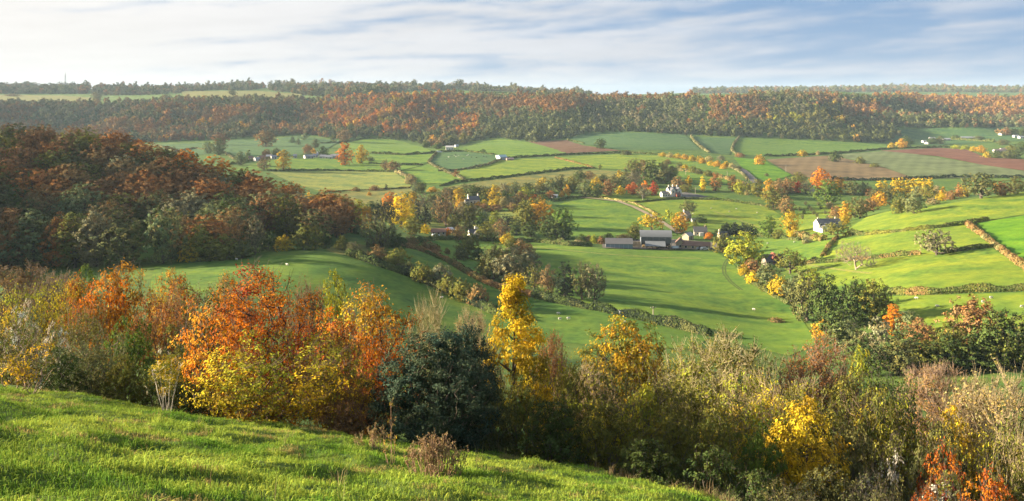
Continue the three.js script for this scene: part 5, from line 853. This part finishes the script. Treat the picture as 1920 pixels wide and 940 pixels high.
house(1271, 370, { name: 'outbuilding', label: 'small red brick outbuilding in front of the white manor', category: 'outbuilding', wall: RED, roof: TILE, turn: 0.3, fmin: 480, blocks: [{ w: 3.4, d: 3, h: 2.4, rise: 1.2, win: 1 }] });
house(1552, 433, { label: 'long white cottage with a dark slate roof, half hidden by a tree', wall: WHITE, roof: SLATE, turn: 0.14, fmin: 360, blocks: [{ w: 13, d: 6.5, h: 4.4, rise: 2.3, win: 5, gwin: true }, { w: 4, d: 4, h: 2.6, rise: 1.3, x: -4.2, z: 4.4, turn: Math.PI / 2, win: 0 }], chimneys: [[4.6, 6, 0, 1.6, CREAM], [-5.4, 6, 0, 1.4, CREAM]] });
house(887, 382, { label: 'cottage with white chimney stacks among golden hedges', wall: WHITE, roof: SLATE, turn: 0.45, fmin: 450, blocks: [{ w: 8, d: 6, h: 3.2, rise: 2.4, win: 3, gwin: true }, { w: 3, d: 3, h: 2.6, rise: 1.4, x: -5.4, z: 1, win: 0 }], chimneys: [[3.8, 4.6, 0, 2.4, WHITE], [-3.8, 4.6, 0, 2.4, WHITE]] });
house(888, 446, { label: 'white-gabled cottage with a dark roof, at the top of the wide pasture', wall: WHITE, roof: DARKROOF, turn: 0.3, fmin: 380, blocks: [{ w: 5.5, d: 5, h: 2.8, rise: 2.1, win: 2, gwin: true }, { w: 4.4, d: 3, h: 2.6, rise: 1.6, x: 0.8, z: 1.8, turn: Math.PI / 2, win: 0, gwin: true }], chimneys: [[1, 4.2, -0.3, 2.2, WHITE], [2.2, 4, -0.3, 1.6, WHITE]] });
house(822, 441, { label: 'long low cottage with a weathered brown roof', wall: STONE, roof: TILE, turn: 0.1, fmin: 380, blocks: [{ w: 8, d: 5.5, h: 2.2, rise: 1.5, win: 3 }] });
house(843, 436, { name: 'shed', category: 'shed', label: 'low shed with a pale roof by the brown-roofed cottage', wall: STONE, roof: [0.5, 0.5, 0.52], turn: 0.2, fmin: 380, blocks: [{ w: 3.6, d: 3, h: 2, rise: 0.8, win: 1 }] });
house(1300, 467, { name: 'farm_range', category: 'farm building', label: 'long stone farm range with a brown tiled roof and pale gable', wall: STONE, roof: TILE, turn: -0.18, fmin: 380, blocks: [{ w: 14, d: 5, h: 2.3, rise: 1.7, x: 1.5, win: 4 }, { w: 6, d: 4.4, h: 3, rise: 2.2, x: -6.6, z: -1.6, turn: Math.PI / 2, win: 0, gwin: true }] });
house(1290, 449, { name: 'outbuilding', category: 'outbuilding', label: 'stone outbuilding with a pale grey roof behind the farm range', wall: STONE, roof: [0.3, 0.28, 0.26], turn: 0.9, fmin: 380, blocks: [{ w: 6, d: 4, h: 2.4, rise: 1.5, win: 1 }] });
house(1286, 413, { label: 'stone farmhouse with a tan tiled roof behind the amber tree', wall: STONE, roof: [0.3, 0.2, 0.12], turn: 0.9, fmin: 400, blocks: [{ w: 6, d: 5, h: 3.4, rise: 2.5, win: 2, gwin: true }], chimneys: [[-2.6, 5.2, 0, 1.9, WHITE]] });
house(1303, 417, { name: 'outbuilding', category: 'outbuilding', label: 'low grey outbuilding right of the stone farmhouse', wall: [0.4, 0.38, 0.34], roof: SLATE, turn: 0.15, fmin: 400, blocks: [{ w: 4.4, d: 3, h: 1.9, rise: 0.9, win: 1 }] });
house(1313, 441, { label: 'house with a dark roof and a white porch near the orange bush', wall: [0.4, 0.36, 0.3], roof: DARKROOF, turn: -0.1, fmin: 380, blocks: [{ w: 7.4, d: 6, h: 2.6, rise: 2.4, win: 2 }], porch: [2.2, 2.2, 1.6, 0.4, 0, 3.85], chimneys: [[2.9, 4.4, 0, 1.3, STONE]] });
house(1351, 447, { label: 'tan stone cottage end with one chimney among black hedges', wall: STONE, roof: DARKROOF, turn: 0.2, fmin: 370, blocks: [{ w: 5, d: 4, h: 2.4, rise: 1.6, x: 1.5, win: 1 }], chimneys: [[-0.6, 2.2, 0, 3, CREAM]] });
house(1449, 496, { label: 'dark-roofed house with a small red gable in the brook trees', wall: [0.2, 0.17, 0.14], roof: DARKROOF, turn: 0.12, fmin: 300, blocks: [{ w: 8, d: 6, h: 2.1, rise: 2.4, win: 3 }, { w: 4.4, d: 2.6, h: 3.2, rise: 2, x: 0.3, z: 0.8, turn: Math.PI / 2, win: 0, wall: RED, roof: RED }] });
house(1523, 362, { name: 'chapel', category: 'chapel', label: 'narrow white gable end beside the tall orange tree', wall: WHITE, roof: SLATE, turn: 1.2, fmin: 480, blocks: [{ w: 6, d: 3.6, h: 4.2, rise: 2.2, win: 1, gwin: true }] });
house(1040, 371, { name: 'shed', category: 'shed', label: 'small pale shed at the top end of the farm track', wall: [0.5, 0.5, 0.48], roof: STEEL, turn: 0.2, fmin: 480, blocks: [{ w: 4, d: 3, h: 1.9, rise: 0.8, win: 1 }] });
house(843, 281, { label: 'white far farmhouse under the wood', wall: WHITE, roof: [0.5, 0.48, 0.46], turn: 0.1, fmin: 700, blocks: [{ w: 10, d: 6, h: 3.6, rise: 1.8, win: 3 }] });
house(856, 276, { name: 'outbuilding', category: 'outbuilding', label: 'small white outbuilding right of the white far farmhouse', wall: WHITE, roof: STEEL, turn: 0.5, fmin: 700, blocks: [{ w: 4.5, d: 4, h: 2.4, rise: 1.2, win: 1 }] });
house(822, 268, { label: 'small grey house beside the far amber tree', wall: [0.42, 0.42, 0.4], roof: STEEL, turn: 0.2, fmin: 800, blocks: [{ w: 7, d: 5, h: 3, rise: 1.8, win: 2 }] });
house(941, 300, { name: 'barn', category: 'barn', label: 'far barn with a pale blue-grey roof at the hedge corner', wall: [0.3, 0.36, 0.38], roof: [0.3, 0.42, 0.45], turn: 0.5, fmin: 650, blocks: [{ w: 9, d: 9, h: 3.4, rise: 2.4, win: 0 }] });
house(933, 296, { name: 'outbuilding', category: 'outbuilding', label: 'little white outbuilding left of the blue-roofed barn', wall: WHITE, roof: WHITE, turn: 0.4, fmin: 650, blocks: [{ w: 3.5, d: 3, h: 2.4, rise: 1, win: 0 }] });
house(956, 301, { name: 'outbuilding', category: 'outbuilding', label: 'reddish outbuilding right of the blue-roofed barn', wall: [0.3, 0.2, 0.17], roof: [0.28, 0.2, 0.2], turn: 0.3, fmin: 650, blocks: [{ w: 8, d: 4, h: 2, rise: 1, win: 0 }] });
// the scattered village in the haze at left, the hamlet at far right, the hilltop houses
[[470, 300, 5, 0.3, 'brown'], [481, 302, 6, 0.9, 'white'], [492, 299, 6, 0.2, 'brown'], [505, 297, 7, 0.1, 'grey'], [513, 298, 6, 0.5, 'white'], [553, 296, 4, 0.2, 'white'], [574, 297, 5, 0.7, 'white'], [583, 297, 6, 0.2, 'grey'], [591, 295, 6, 0.4, 'white'], [598, 291, 5, 0.1, 'white'], [605, 297, 7, 0.1, 'grey'], [616, 298, 9, 0.05, 'white'], [628, 296, 10, 0.05, 'grey']].forEach(([px, py, w, turn, c], i) =>
  house(px, py, { label: `small ${c}-walled house in the hazy far village`, wall: c === 'white' ? [0.5, 0.48, 0.45] : c === 'grey' ? [0.3, 0.31, 0.34] : STONE, roof: c === 'brown' ? TILE : [0.24, 0.24, 0.27], turn, fmin: 700, blocks: [{ w, d: 4.5, h: 2.6, rise: 1.7, win: 2, gwin: true }], chimneys: i % 2 ? [[w * 0.3, 3.9, 0, 1.1, STONE]] : [] }));
[[1733, 268, 6, 0.2, 'white'], [1738, 271, 5, 0.8, 'white'], [1775, 264, 12, 0.05, 'grey'], [1815, 261, 24, 0.04, 'pale-roofed'], [1877, 254, 6, 0.6, 'white'], [1872, 286, 12, 0.1, 'purple-roofed'], [1882, 284, 9, 0.2, 'purple-roofed'], [1905, 258, 8, 0.1, 'white'], [1915, 260, 8, 0.2, 'white'], [1748, 262, 9, 0.1, 'grey']].forEach(([px, py, w, turn, c]) =>
  house(px, py, { label: `${c} building in the far right hamlet`, wall: c === 'white' ? [0.45, 0.44, 0.42] : [0.3, 0.29, 0.3], roof: c === 'purple-roofed' ? [0.2, 0.14, 0.15] : [0.28, 0.29, 0.31], turn, fmin: 850, blocks: [{ w, d: 6, h: 2.8, rise: 1.7, win: 2 }] }));
[[354, 192, 14, 0.2], [345, 190, 9, 0.6]].forEach(([px, py, w, turn]) => house(px, py, { label: 'tiny pale house on the hilltop above the far wood', wall: CREAM, roof: [0.34, 0.28, 0.24], turn, fmin: 1700, blocks: [{ w, d: 8, h: 4.5, rise: 3, win: 3 }] }));
{ // the round-roofed barn
  const g = hit(1232, 467, 380), m = g.f / F, L = 57 * m, D = 9, Hh = 6.2, t = new THREE.Group(); t.name = numbered('dutch_barn'); t.position.set(g.X, g.p.y - 0.1, -g.f - D / 2); t.rotation.y = -0.1; scene.add(t);
  const arc = (r0, r1, a0, a1, len) => { const s = new THREE.Shape(); s.absarc(0, 0, r1, a0, a1, false); s.absarc(0, 0, r0, a1, a0, true); return new THREE.ExtrudeGeometry(s, { depth: len, bevelEnabled: false, curveSegments: 18 }).translate(0, 0, -len / 2).rotateY(Math.PI / 2); };
  const R = 5.4, drop = Math.sqrt(R * R - (D / 2 + 0.2) ** 2), a = Math.acos((D / 2 + 0.2) / R);
  part('roof', arc(R - 0.08, R, a, Math.PI - a, L + 0.8).translate(0, Hh - drop, 0), mat([0.125, 0.135, 0.15], 0.6), t);
  const corr = []; for (let k = 0; k < 26; k++) { const w = L / 26; corr.push(box(w * 0.55, 3.1, 0.08, -L / 2 + (k + 0.5) * w, Hh - 3.1, D / 2 + 0.05)); }
  const sheet = part('upper_cladding', box(L, 3.1, 0.06, 0, Hh - 3.1, D / 2), mat([0.075, 0.08, 0.095], 0.6), t);
  part('rib', mergeGeometries(corr), mat([0.085, 0.09, 0.105], 0.6), sheet).userData.kind = 'stuff';
  part('back_wall', box(L, Hh, 0.1, 0, 0, -D / 2), mat([0.1, 0.1, 0.11]), t);
  for (const s of [-1, 1]) { const sh = new THREE.Shape(); sh.moveTo(-D / 2, 2.4); sh.lineTo(D / 2, 2.4); sh.lineTo(D / 2, Hh); sh.absarc(0, Hh - drop, R - 0.12, a, Math.PI - a, false); sh.closePath(); part('end_cladding', new THREE.ExtrudeGeometry(sh, { depth: 0.08, bevelEnabled: false, curveSegments: 18 }).rotateY(Math.PI / 2).translate(s * (L / 2 - 0.05), 0, 0), mat([0.13, 0.15, 0.19], 0.6), t); }
  for (let k = 0; k <= 5; k++) part('post', box(0.24, Hh - 0.1, 0.24, -L / 2 + 0.15 + k * (L - 0.3) / 5, 0, D / 2 + 0.26), mat(k ? [0.16, 0.17, 0.19] : [0.6, 0.6, 0.58]), t);
  part('lean_to_roof', new THREE.BoxGeometry(L * 0.66, 0.12, 4.4).rotateX(0.5).translate(-0.5, 3.1, D / 2 + 2.2), mat([0.14, 0.155, 0.175], 0.6), t);
  for (let k = 0; k < 4; k++) part('lean_to_post', box(0.18, 2.15, 0.18, -0.5 - L * 0.3 + k * L * 0.2, 0, D / 2 + 3.4), mat(TIMBER), t);
  for (let k = 0; k < 7; k++) part('hay_bale', new THREE.CylinderGeometry(0.75, 0.75, 1.2, 14).rotateZ(Math.PI / 2).translate(-L / 2 + 1.6 + k * 2.2, 0.78, 0.6), mat([0.28, 0.2, 0.09]), t);
  tag(t, 'big round-roofed grey farm barn with an open front', 'barn', null, null, 1232);
}
{ // the long low shed
  const g = hit(1162, 466, 380), m = g.f / F, L = 50 * m, t = new THREE.Group(); t.name = numbered('cattle_shed'); t.position.set(g.X, g.p.y - 0.1, -g.f - 3); t.rotation.y = -0.08; scene.add(t);
  part('wall', gableWall(L, 2.5, 7, 2.2), mat([0.12, 0.13, 0.15]), t);
  part('front_cladding', box(L - 0.1, 2.3, 0.1, 0, 0.1, 3.56), mat(BLUE, 0.5), t);
  for (const s of [1, -1]) part('roof', slopeGeo(L, 2.5, 7, 2.2, s), mat([0.085, 0.085, 0.095]), t);
  for (let k = 1; k < 6; k++) part('post', box(0.2, 2.45, 0.16, -L / 2 + k * L / 6, 0.02, 3.7), mat([0.3, 0.36, 0.42]), t);
  tag(t, 'long low cattle shed with blue-grey front and dark roof', 'shed', null, null, 1162);
}
{ // stone wall between the barns, laid in blocks
  const g = hit(1195, 465, 380), m = g.f / F, L = 17 * m, t = new THREE.Group(), r = rng(8); t.name = numbered('stone_wall'); t.position.set(g.X, g.p.y, -g.f - 2); scene.add(t);
  part('wall_core', box(L, 2.9, 0.4, 0, 0, -0.06), mat([0.2, 0.16, 0.12]), t);
  for (let j = 0; j < 5; j++) for (let k = 0; k < 6; k++) part('stone', box(L / 6 - 0.05, 0.52, 0.1 + 0.06 * r(), -L / 2 + (k + 0.5 + (j % 2) * 0.12) * L / 6, 0.04 + j * 0.57, 0.17), mat(pick(r, STONE, [0.3, 0.24, 0.16], [0.4, 0.32, 0.22])), t);
  tag(t, 'rough stone wall joining the low shed and the round-roofed barn', 'wall', null, null, 1195);
}
function vehicle(px, py, L, c, label, name, turn = 0, fmin = 300) {
  const g = hit(px, py, fmin), t = new THREE.Group(); t.name = numbered(name); t.position.set(g.X, g.p.y, -g.f); t.rotation.y = turn; scene.add(t);
  const s = new THREE.Shape(), van = name === 'van', hh = van ? 1.95 : 1.42; s.moveTo(-L / 2, 0.35); s.lineTo(L / 2, 0.35); s.lineTo(L / 2, 0.85); s.lineTo(L * 0.28, 0.98); s.lineTo(L * 0.16, hh); s.lineTo(van ? -L / 2 : -L * 0.34, hh); s.lineTo(-L / 2, van ? 1.8 : 0.95); s.closePath();
  part('body', new THREE.ExtrudeGeometry(s, { depth: 1.5, bevelEnabled: true, bevelSize: 0.1, bevelThickness: 0.1, bevelSegments: 2 }).translate(0, 0, -0.75), mat(c, 0.3, 0.1), t);
  for (const q of [-1, 1]) { part('window', box(L * 0.4, 0.4, 0.04, -L * 0.08, hh - 0.5, q * 0.87), glass, t); for (const x of [-L * 0.3, L * 0.3]) part('wheel', new THREE.CylinderGeometry(0.33, 0.33, 0.2, 14).rotateX(Math.PI / 2).translate(x, 0.33, q * 0.78), mat([0.03, 0.03, 0.03]), t); }
  return tag(t, label, name, null, null, px);
}
vehicle(1313, 468, 4.2, [0.4, 0.42, 0.46], 'silver car parked in front of the farm range, left one', 'car', 0.1);
vehicle(1321, 469, 4, [0.6, 0.62, 0.64], 'white car parked in front of the farm range, right one', 'car', 0.2);
vehicle(846, 433, 4.6, [0.8, 0.8, 0.8], 'white van behind the small orange bush', 'van', 0.1);
vehicle(817, 444, 4, [0.55, 0.6, 0.65], 'pale car by the hedge of the brown-roofed cottage', 'car', 0.3);
vehicle(824, 286, 7, [0.8, 0.8, 0.8], 'white vehicle at the gate of the white far farm', 'van', 0.1, 700);
{ // farm trailer and feed trough
  const trailer = (px, py, L, h, c, label, fmin) => { const g = hit(px, py, fmin), t = new THREE.Group(); t.name = numbered('farm_trailer'); t.position.set(g.X, g.p.y, -g.f); t.rotation.y = 0.1; scene.add(t); part('bed', box(L, 0.16, 1.9, 0, 0.62, 0), mat(TIMBER), t); for (const z of [-0.92, 0.92]) part('side_board', box(L, h, 0.07, 0, 0.79, z), mat(c, 0.5), t); for (const x of [-L / 2 + 0.04, L / 2 - 0.04]) part('end_board', box(0.07, h, 1.76, x, 0.79, 0), mat(c, 0.5), t); for (const x of [-0.5, 0.5]) for (const z of [-0.8, 0.8]) part('wheel', new THREE.CylinderGeometry(0.34, 0.34, 0.22, 14).rotateX(Math.PI / 2).translate(x, 0.34, z), mat([0.03, 0.03, 0.03]), t); part('drawbar', box(1.4, 0.1, 0.12, -L / 2 - 0.7, 0.62, 0), mat(TIMBER), t); tag(t, label, 'trailer', null, null, px); };
  trailer(1266, 468, 3.2, 0.9, [0.55, 0.62, 0.7], 'pale blue farm trailer beside the round-roofed barn', 380);
  trailer(1169, 592, 2.7, 0.7, [0.42, 0.42, 0.47], 'grey trailer parked in the hedge of the wide pasture', 200);
}
T('bush', 'brown', 1455, 605, 27, 10, 'lying in the wide pasture near the brook trees', { fmin: 180, say: 'low brown heap of brushwood' });
// sheep and cows: one continuous body each
function animal(joints, cell) {
  const min = V(1e9, 1e9, 1e9), max = V(-1e9, -1e9, -1e9);
  for (const [a, b, ra, rb] of joints) for (const [p, q] of [[a, ra], [b, rb]]) { min.min(V(p[0] - q, p[1] - q, p[2] - q)); max.max(V(p[0] + q, p[1] + q, p[2] + q)); }
  const size = Math.max(...max.clone().sub(min).toArray()) * 1.15, n = Math.ceil(size / cell), mc = new MarchingCubes(n, new THREE.MeshBasicMaterial(), false, false, 60000), mid = min.add(max).multiplyScalar(0.5), h = n / 2;
  for (let z = 0; z < n; z++) for (let y = 0; y < n; y++) for (let x = 0; x < n; x++) {
    const p = [(x - h) / h * size / 2 + mid.x, (y - h) / h * size / 2 + mid.y, (z - h) / h * size / 2 + mid.z]; let s = 0;
    for (const [a, b, ra, rb] of joints) { const ab = [b[0] - a[0], b[1] - a[1], b[2] - a[2]], ap = [p[0] - a[0], p[1] - a[1], p[2] - a[2]], t = clamp((ap[0] * ab[0] + ap[1] * ab[1] + ap[2] * ab[2]) / (ab[0] ** 2 + ab[1] ** 2 + ab[2] ** 2)); const d = Math.hypot(ap[0] - ab[0] * t, ap[1] - ab[1] * t, ap[2] - ab[2] * t) - lerp(ra, rb, t); s += Math.exp(-d * 32); }
    mc.field[x + y * n + z * n * n] = Math.log(s) / 32;
  }
  mc.isolation = 0; mc.update();
  const P = Array.from(mc.positionArray.subarray(0, mc.count * 3)).map((v, i) => v * size / 2 + [mid.x, mid.y, mid.z][i % 3]), g = new THREE.BufferGeometry();
  g.setAttribute('position', new THREE.Float32BufferAttribute(P, 3)); g.setAttribute('normal', new THREE.Float32BufferAttribute(Array.from(mc.normalArray.subarray(0, mc.count * 3)), 3)); return g;
}
const legs = (x0, x1, y, w, r) => [[x0, w], [x0, -w], [x1, w], [x1, -w]].flatMap(([x, z]) => [[[x, y, z], [x + 0.03, y * 0.52, z], r * 1.5, r], [[x + 0.03, y * 0.52, z], [x, 0.03, z], r, r * 0.8]]);
const sheepGeo = animal([[[-0.4, 0.62, 0], [0.35, 0.62, 0], 0.27, 0.25], [[0.35, 0.66, 0], [0.6, 0.5, 0], 0.13, 0.1], [[0.6, 0.5, 0], [0.78, 0.3, 0], 0.1, 0.06], ...legs(-0.36, 0.3, 0.45, 0.13, 0.05)], 0.05);
const cowGeo = animal([[[-0.75, 1.05, 0], [0.6, 1.05, 0], 0.36, 0.34], [[0.6, 1.15, 0], [1.05, 0.85, 0], 0.2, 0.15], [[1.05, 0.85, 0], [1.35, 0.45, 0], 0.15, 0.09], ...legs(-0.7, 0.55, 0.75, 0.2, 0.08)], 0.09);
const beastR = rng(61);
function beast(geo, name, c, px, py, where, group, fmin) {
  const g = hit(px, py, fmin), m = part(name, geo, mat(c, 1), scene); m.position.set(g.X, g.p.y + 0.1, -g.f); m.scale.setScalar(0.82); m.rotation.y = pick(beastR, 0, Math.PI) + gauss(beastR) * 0.6;
  tag(m, where, name, group, null, px);
}
const WOOL = [0.48, 0.45, 0.39];
for (const [px, py] of [[1047, 591], [1050, 601], [1066, 600], [1165, 605], [1171, 607], [828, 561]]) beast(sheepGeo, 'sheep', WOOL, px, py, 'white sheep grazing the shaded strip field', 'sheep in the shaded strip field', 180);
for (const [px, py] of [[1719, 562], [1758, 577], [1844, 569], [1859, 561], [1917, 578]]) beast(sheepGeo, 'sheep', WOOL, px, py, 'white sheep in the lowest right field', 'sheep in the lowest right field', 180);
for (const [px, py] of [[443, 489], [538, 499], [546, 435]]) beast(sheepGeo, 'sheep', WOOL, px, py, 'white sheep near the left hillside wood', 'sheep near the left wood', 240);
beast(sheepGeo, 'sheep', WOOL, 1414, 583, 'lone white sheep in the wide pasture', 'sheep of the wide pasture', 180);
for (const [px, py] of [[1334, 392], [1381, 393], [1384, 377], [1300, 402], [1420, 400], [1368, 398]]) beast(sheepGeo, 'sheep', WOOL, px, py, 'white sheep in the sunlit pasture right of the track', 'sheep in the sunlit track pasture', 400);
for (const [px, py] of [[1495, 448], [1490, 456], [1440, 458]]) beast(sheepGeo, 'sheep', WOOL, px, py, 'white sheep in the paddock by the red-gabled house', 'sheep in the small paddock', 320);
for (const [px, py, d] of [[841, 296, 0], [846, 294, 1], [852, 293, 0], [855, 295, 0], [860, 293, 0], [854, 291, 1], [875, 293, 0], [878, 292, 0], [884, 296, 1], [893, 297, 1], [907, 295, 1], [912, 296, 1], [837, 301, 1], [869, 300, 0]]) beast(cowGeo, 'cow', d ? [0.035, 0.03, 0.028] : [0.6, 0.57, 0.5], px, py, d ? 'black cow grazing the dark green cattle field' : 'white cow grazing the dark green cattle field', d ? 'black cows in the cattle field' : 'white cows in the cattle field', 680);
// power poles
for (const [px, py, h, fmin] of [[1225, 592, 16, 200], [1095, 370, 13, 450], [1205, 376, 9, 450], [1304, 363, 11, 480], [1286, 329, 11, 560], [1474, 323, 12, 560], [1364, 333, 11, 560]]) {
  const g = hit(px, py, fmin), m = g.f / F, H2 = h * m * 1.15, t = new THREE.Group(); t.name = numbered('power_pole'); t.position.set(g.X, g.p.y - 0.2, -g.f); scene.add(t);
  part('post', new THREE.CylinderGeometry(0.11, 0.16, H2, 8).translate(0, H2 / 2, 0), mat([0.3, 0.26, 0.21]), t); part('crossarm', box(1.7, 0.13, 0.13, 0, H2 - 0.5, 0), mat([0.2, 0.17, 0.14]), t);
  for (const x of [-0.75, 0, 0.75]) part('insulator', new THREE.CylinderGeometry(0.05, 0.07, 0.22, 8).translate(x, H2 - 0.25, 0), mat([0.5, 0.48, 0.45]), t);
  tag(t, 'thin wooden power pole standing ' + (px === 1225 ? 'in the hedge of the wide pasture' : px === 1095 ? 'at the top of the farm track' : px === 1205 ? 'on the manor lawn' : px === 1304 ? 'right of the white manor' : px === 1286 ? 'above the white manor' : px === 1474 ? 'at the edge of the stubble field' : 'in the strip field by the lane'), 'pole', null, null, px);
}
{ // the mast on the skyline
  const g = hit(122, 171, 2000), m = g.f / F, H2 = 32 * m, st = new THREE.Group(); st.name = numbered('radio_mast'); st.position.set(g.X, g.p.y, -g.f); scene.add(st);
  const leg = (s, q) => { const k = new Sticks(), b = 2.8; k.seg(V(s * b, 0, q * b), V(s * 0.5, H2, q * 0.5), 0.24, 0.16, 5); return k.geo(); };
  for (const [s, q] of [[1, 1], [1, -1], [-1, 1], [-1, -1]]) part('leg', leg(s, q), mat([0.3, 0.31, 0.33]), st);
  for (let k = 0; k < 8; k++) { const y0 = H2 * k / 8, y1 = H2 * (k + 1) / 8, b0 = lerp(2.8, 0.5, k / 8), b1 = lerp(2.8, 0.5, (k + 1) / 8), z = new Sticks(); for (const q of [1, -1]) { z.seg(V(-b0, y0, q * b0), V(b1, y1, q * b1), 0.12, 0.12, 4); z.seg(V(b0, y0, q * b0), V(-b1, y1, q * b1), 0.12, 0.12, 4); } part('brace', z.geo(), mat([0.3, 0.31, 0.33]), st); }
  part('antenna', new THREE.CylinderGeometry(0.2, 0.3, 7, 8).translate(0, H2 + 3.5, 0), mat([0.3, 0.3, 0.32]), st);
  for (const y of [0.72, 0.86]) part('platform', box(4.2, 0.8, 4.2, 0, H2 * y, 0), mat([0.25, 0.26, 0.28]), st);
  tag(st, 'thin lattice radio mast on the skyline at the left', 'mast', null, null, 122);
}
for (const [c, px, b, w, h] of [['dim', 435, 180, 14, 11], ['brown', 496, 179, 11, 9], ['dim', 312, 190, 18, 12], ['grey', 182, 188, 20, 14], ['gold', 710, 173, 8, 8], ['gold', 731, 173, 7, 8], ['dim', 338, 194, 14, 13], ['brown', 23, 182, 22, 6], ['dim', 1018, 166, 8, 6]]) T('round', c, px, b, w, h, 'on the hilltop fields of the skyline', { fmin: 1700 });
// ---------------------------------------------------------------- labels that repeat get their place in the row
{
  const by = new Map();
  for (const [o, px] of things) { const k = o.userData.label; if (!by.has(k)) by.set(k, []); by.get(k).push([o, px]); }
  const ORD = ['leftmost', 'second', 'third', 'fourth', 'fifth', 'sixth', 'seventh', 'eighth', 'ninth', 'tenth', 'eleventh', 'twelfth'];
  for (const [k, list] of by) {
    if (list.length < 2) continue;
    list.sort((a, b) => a[1] - b[1]);
    list.forEach(([o], i) => { if (i < ORD.length) o.userData.label = k + (list.length === 2 ? (i ? ', right of the pair' : ', left of the pair') : i === 0 ? ', leftmost of ' + list.length : i === list.length - 1 ? ', rightmost of ' + list.length : ', ' + ORD[i] + ' from left'); });
  }
}
renderer.render(scene, camera);
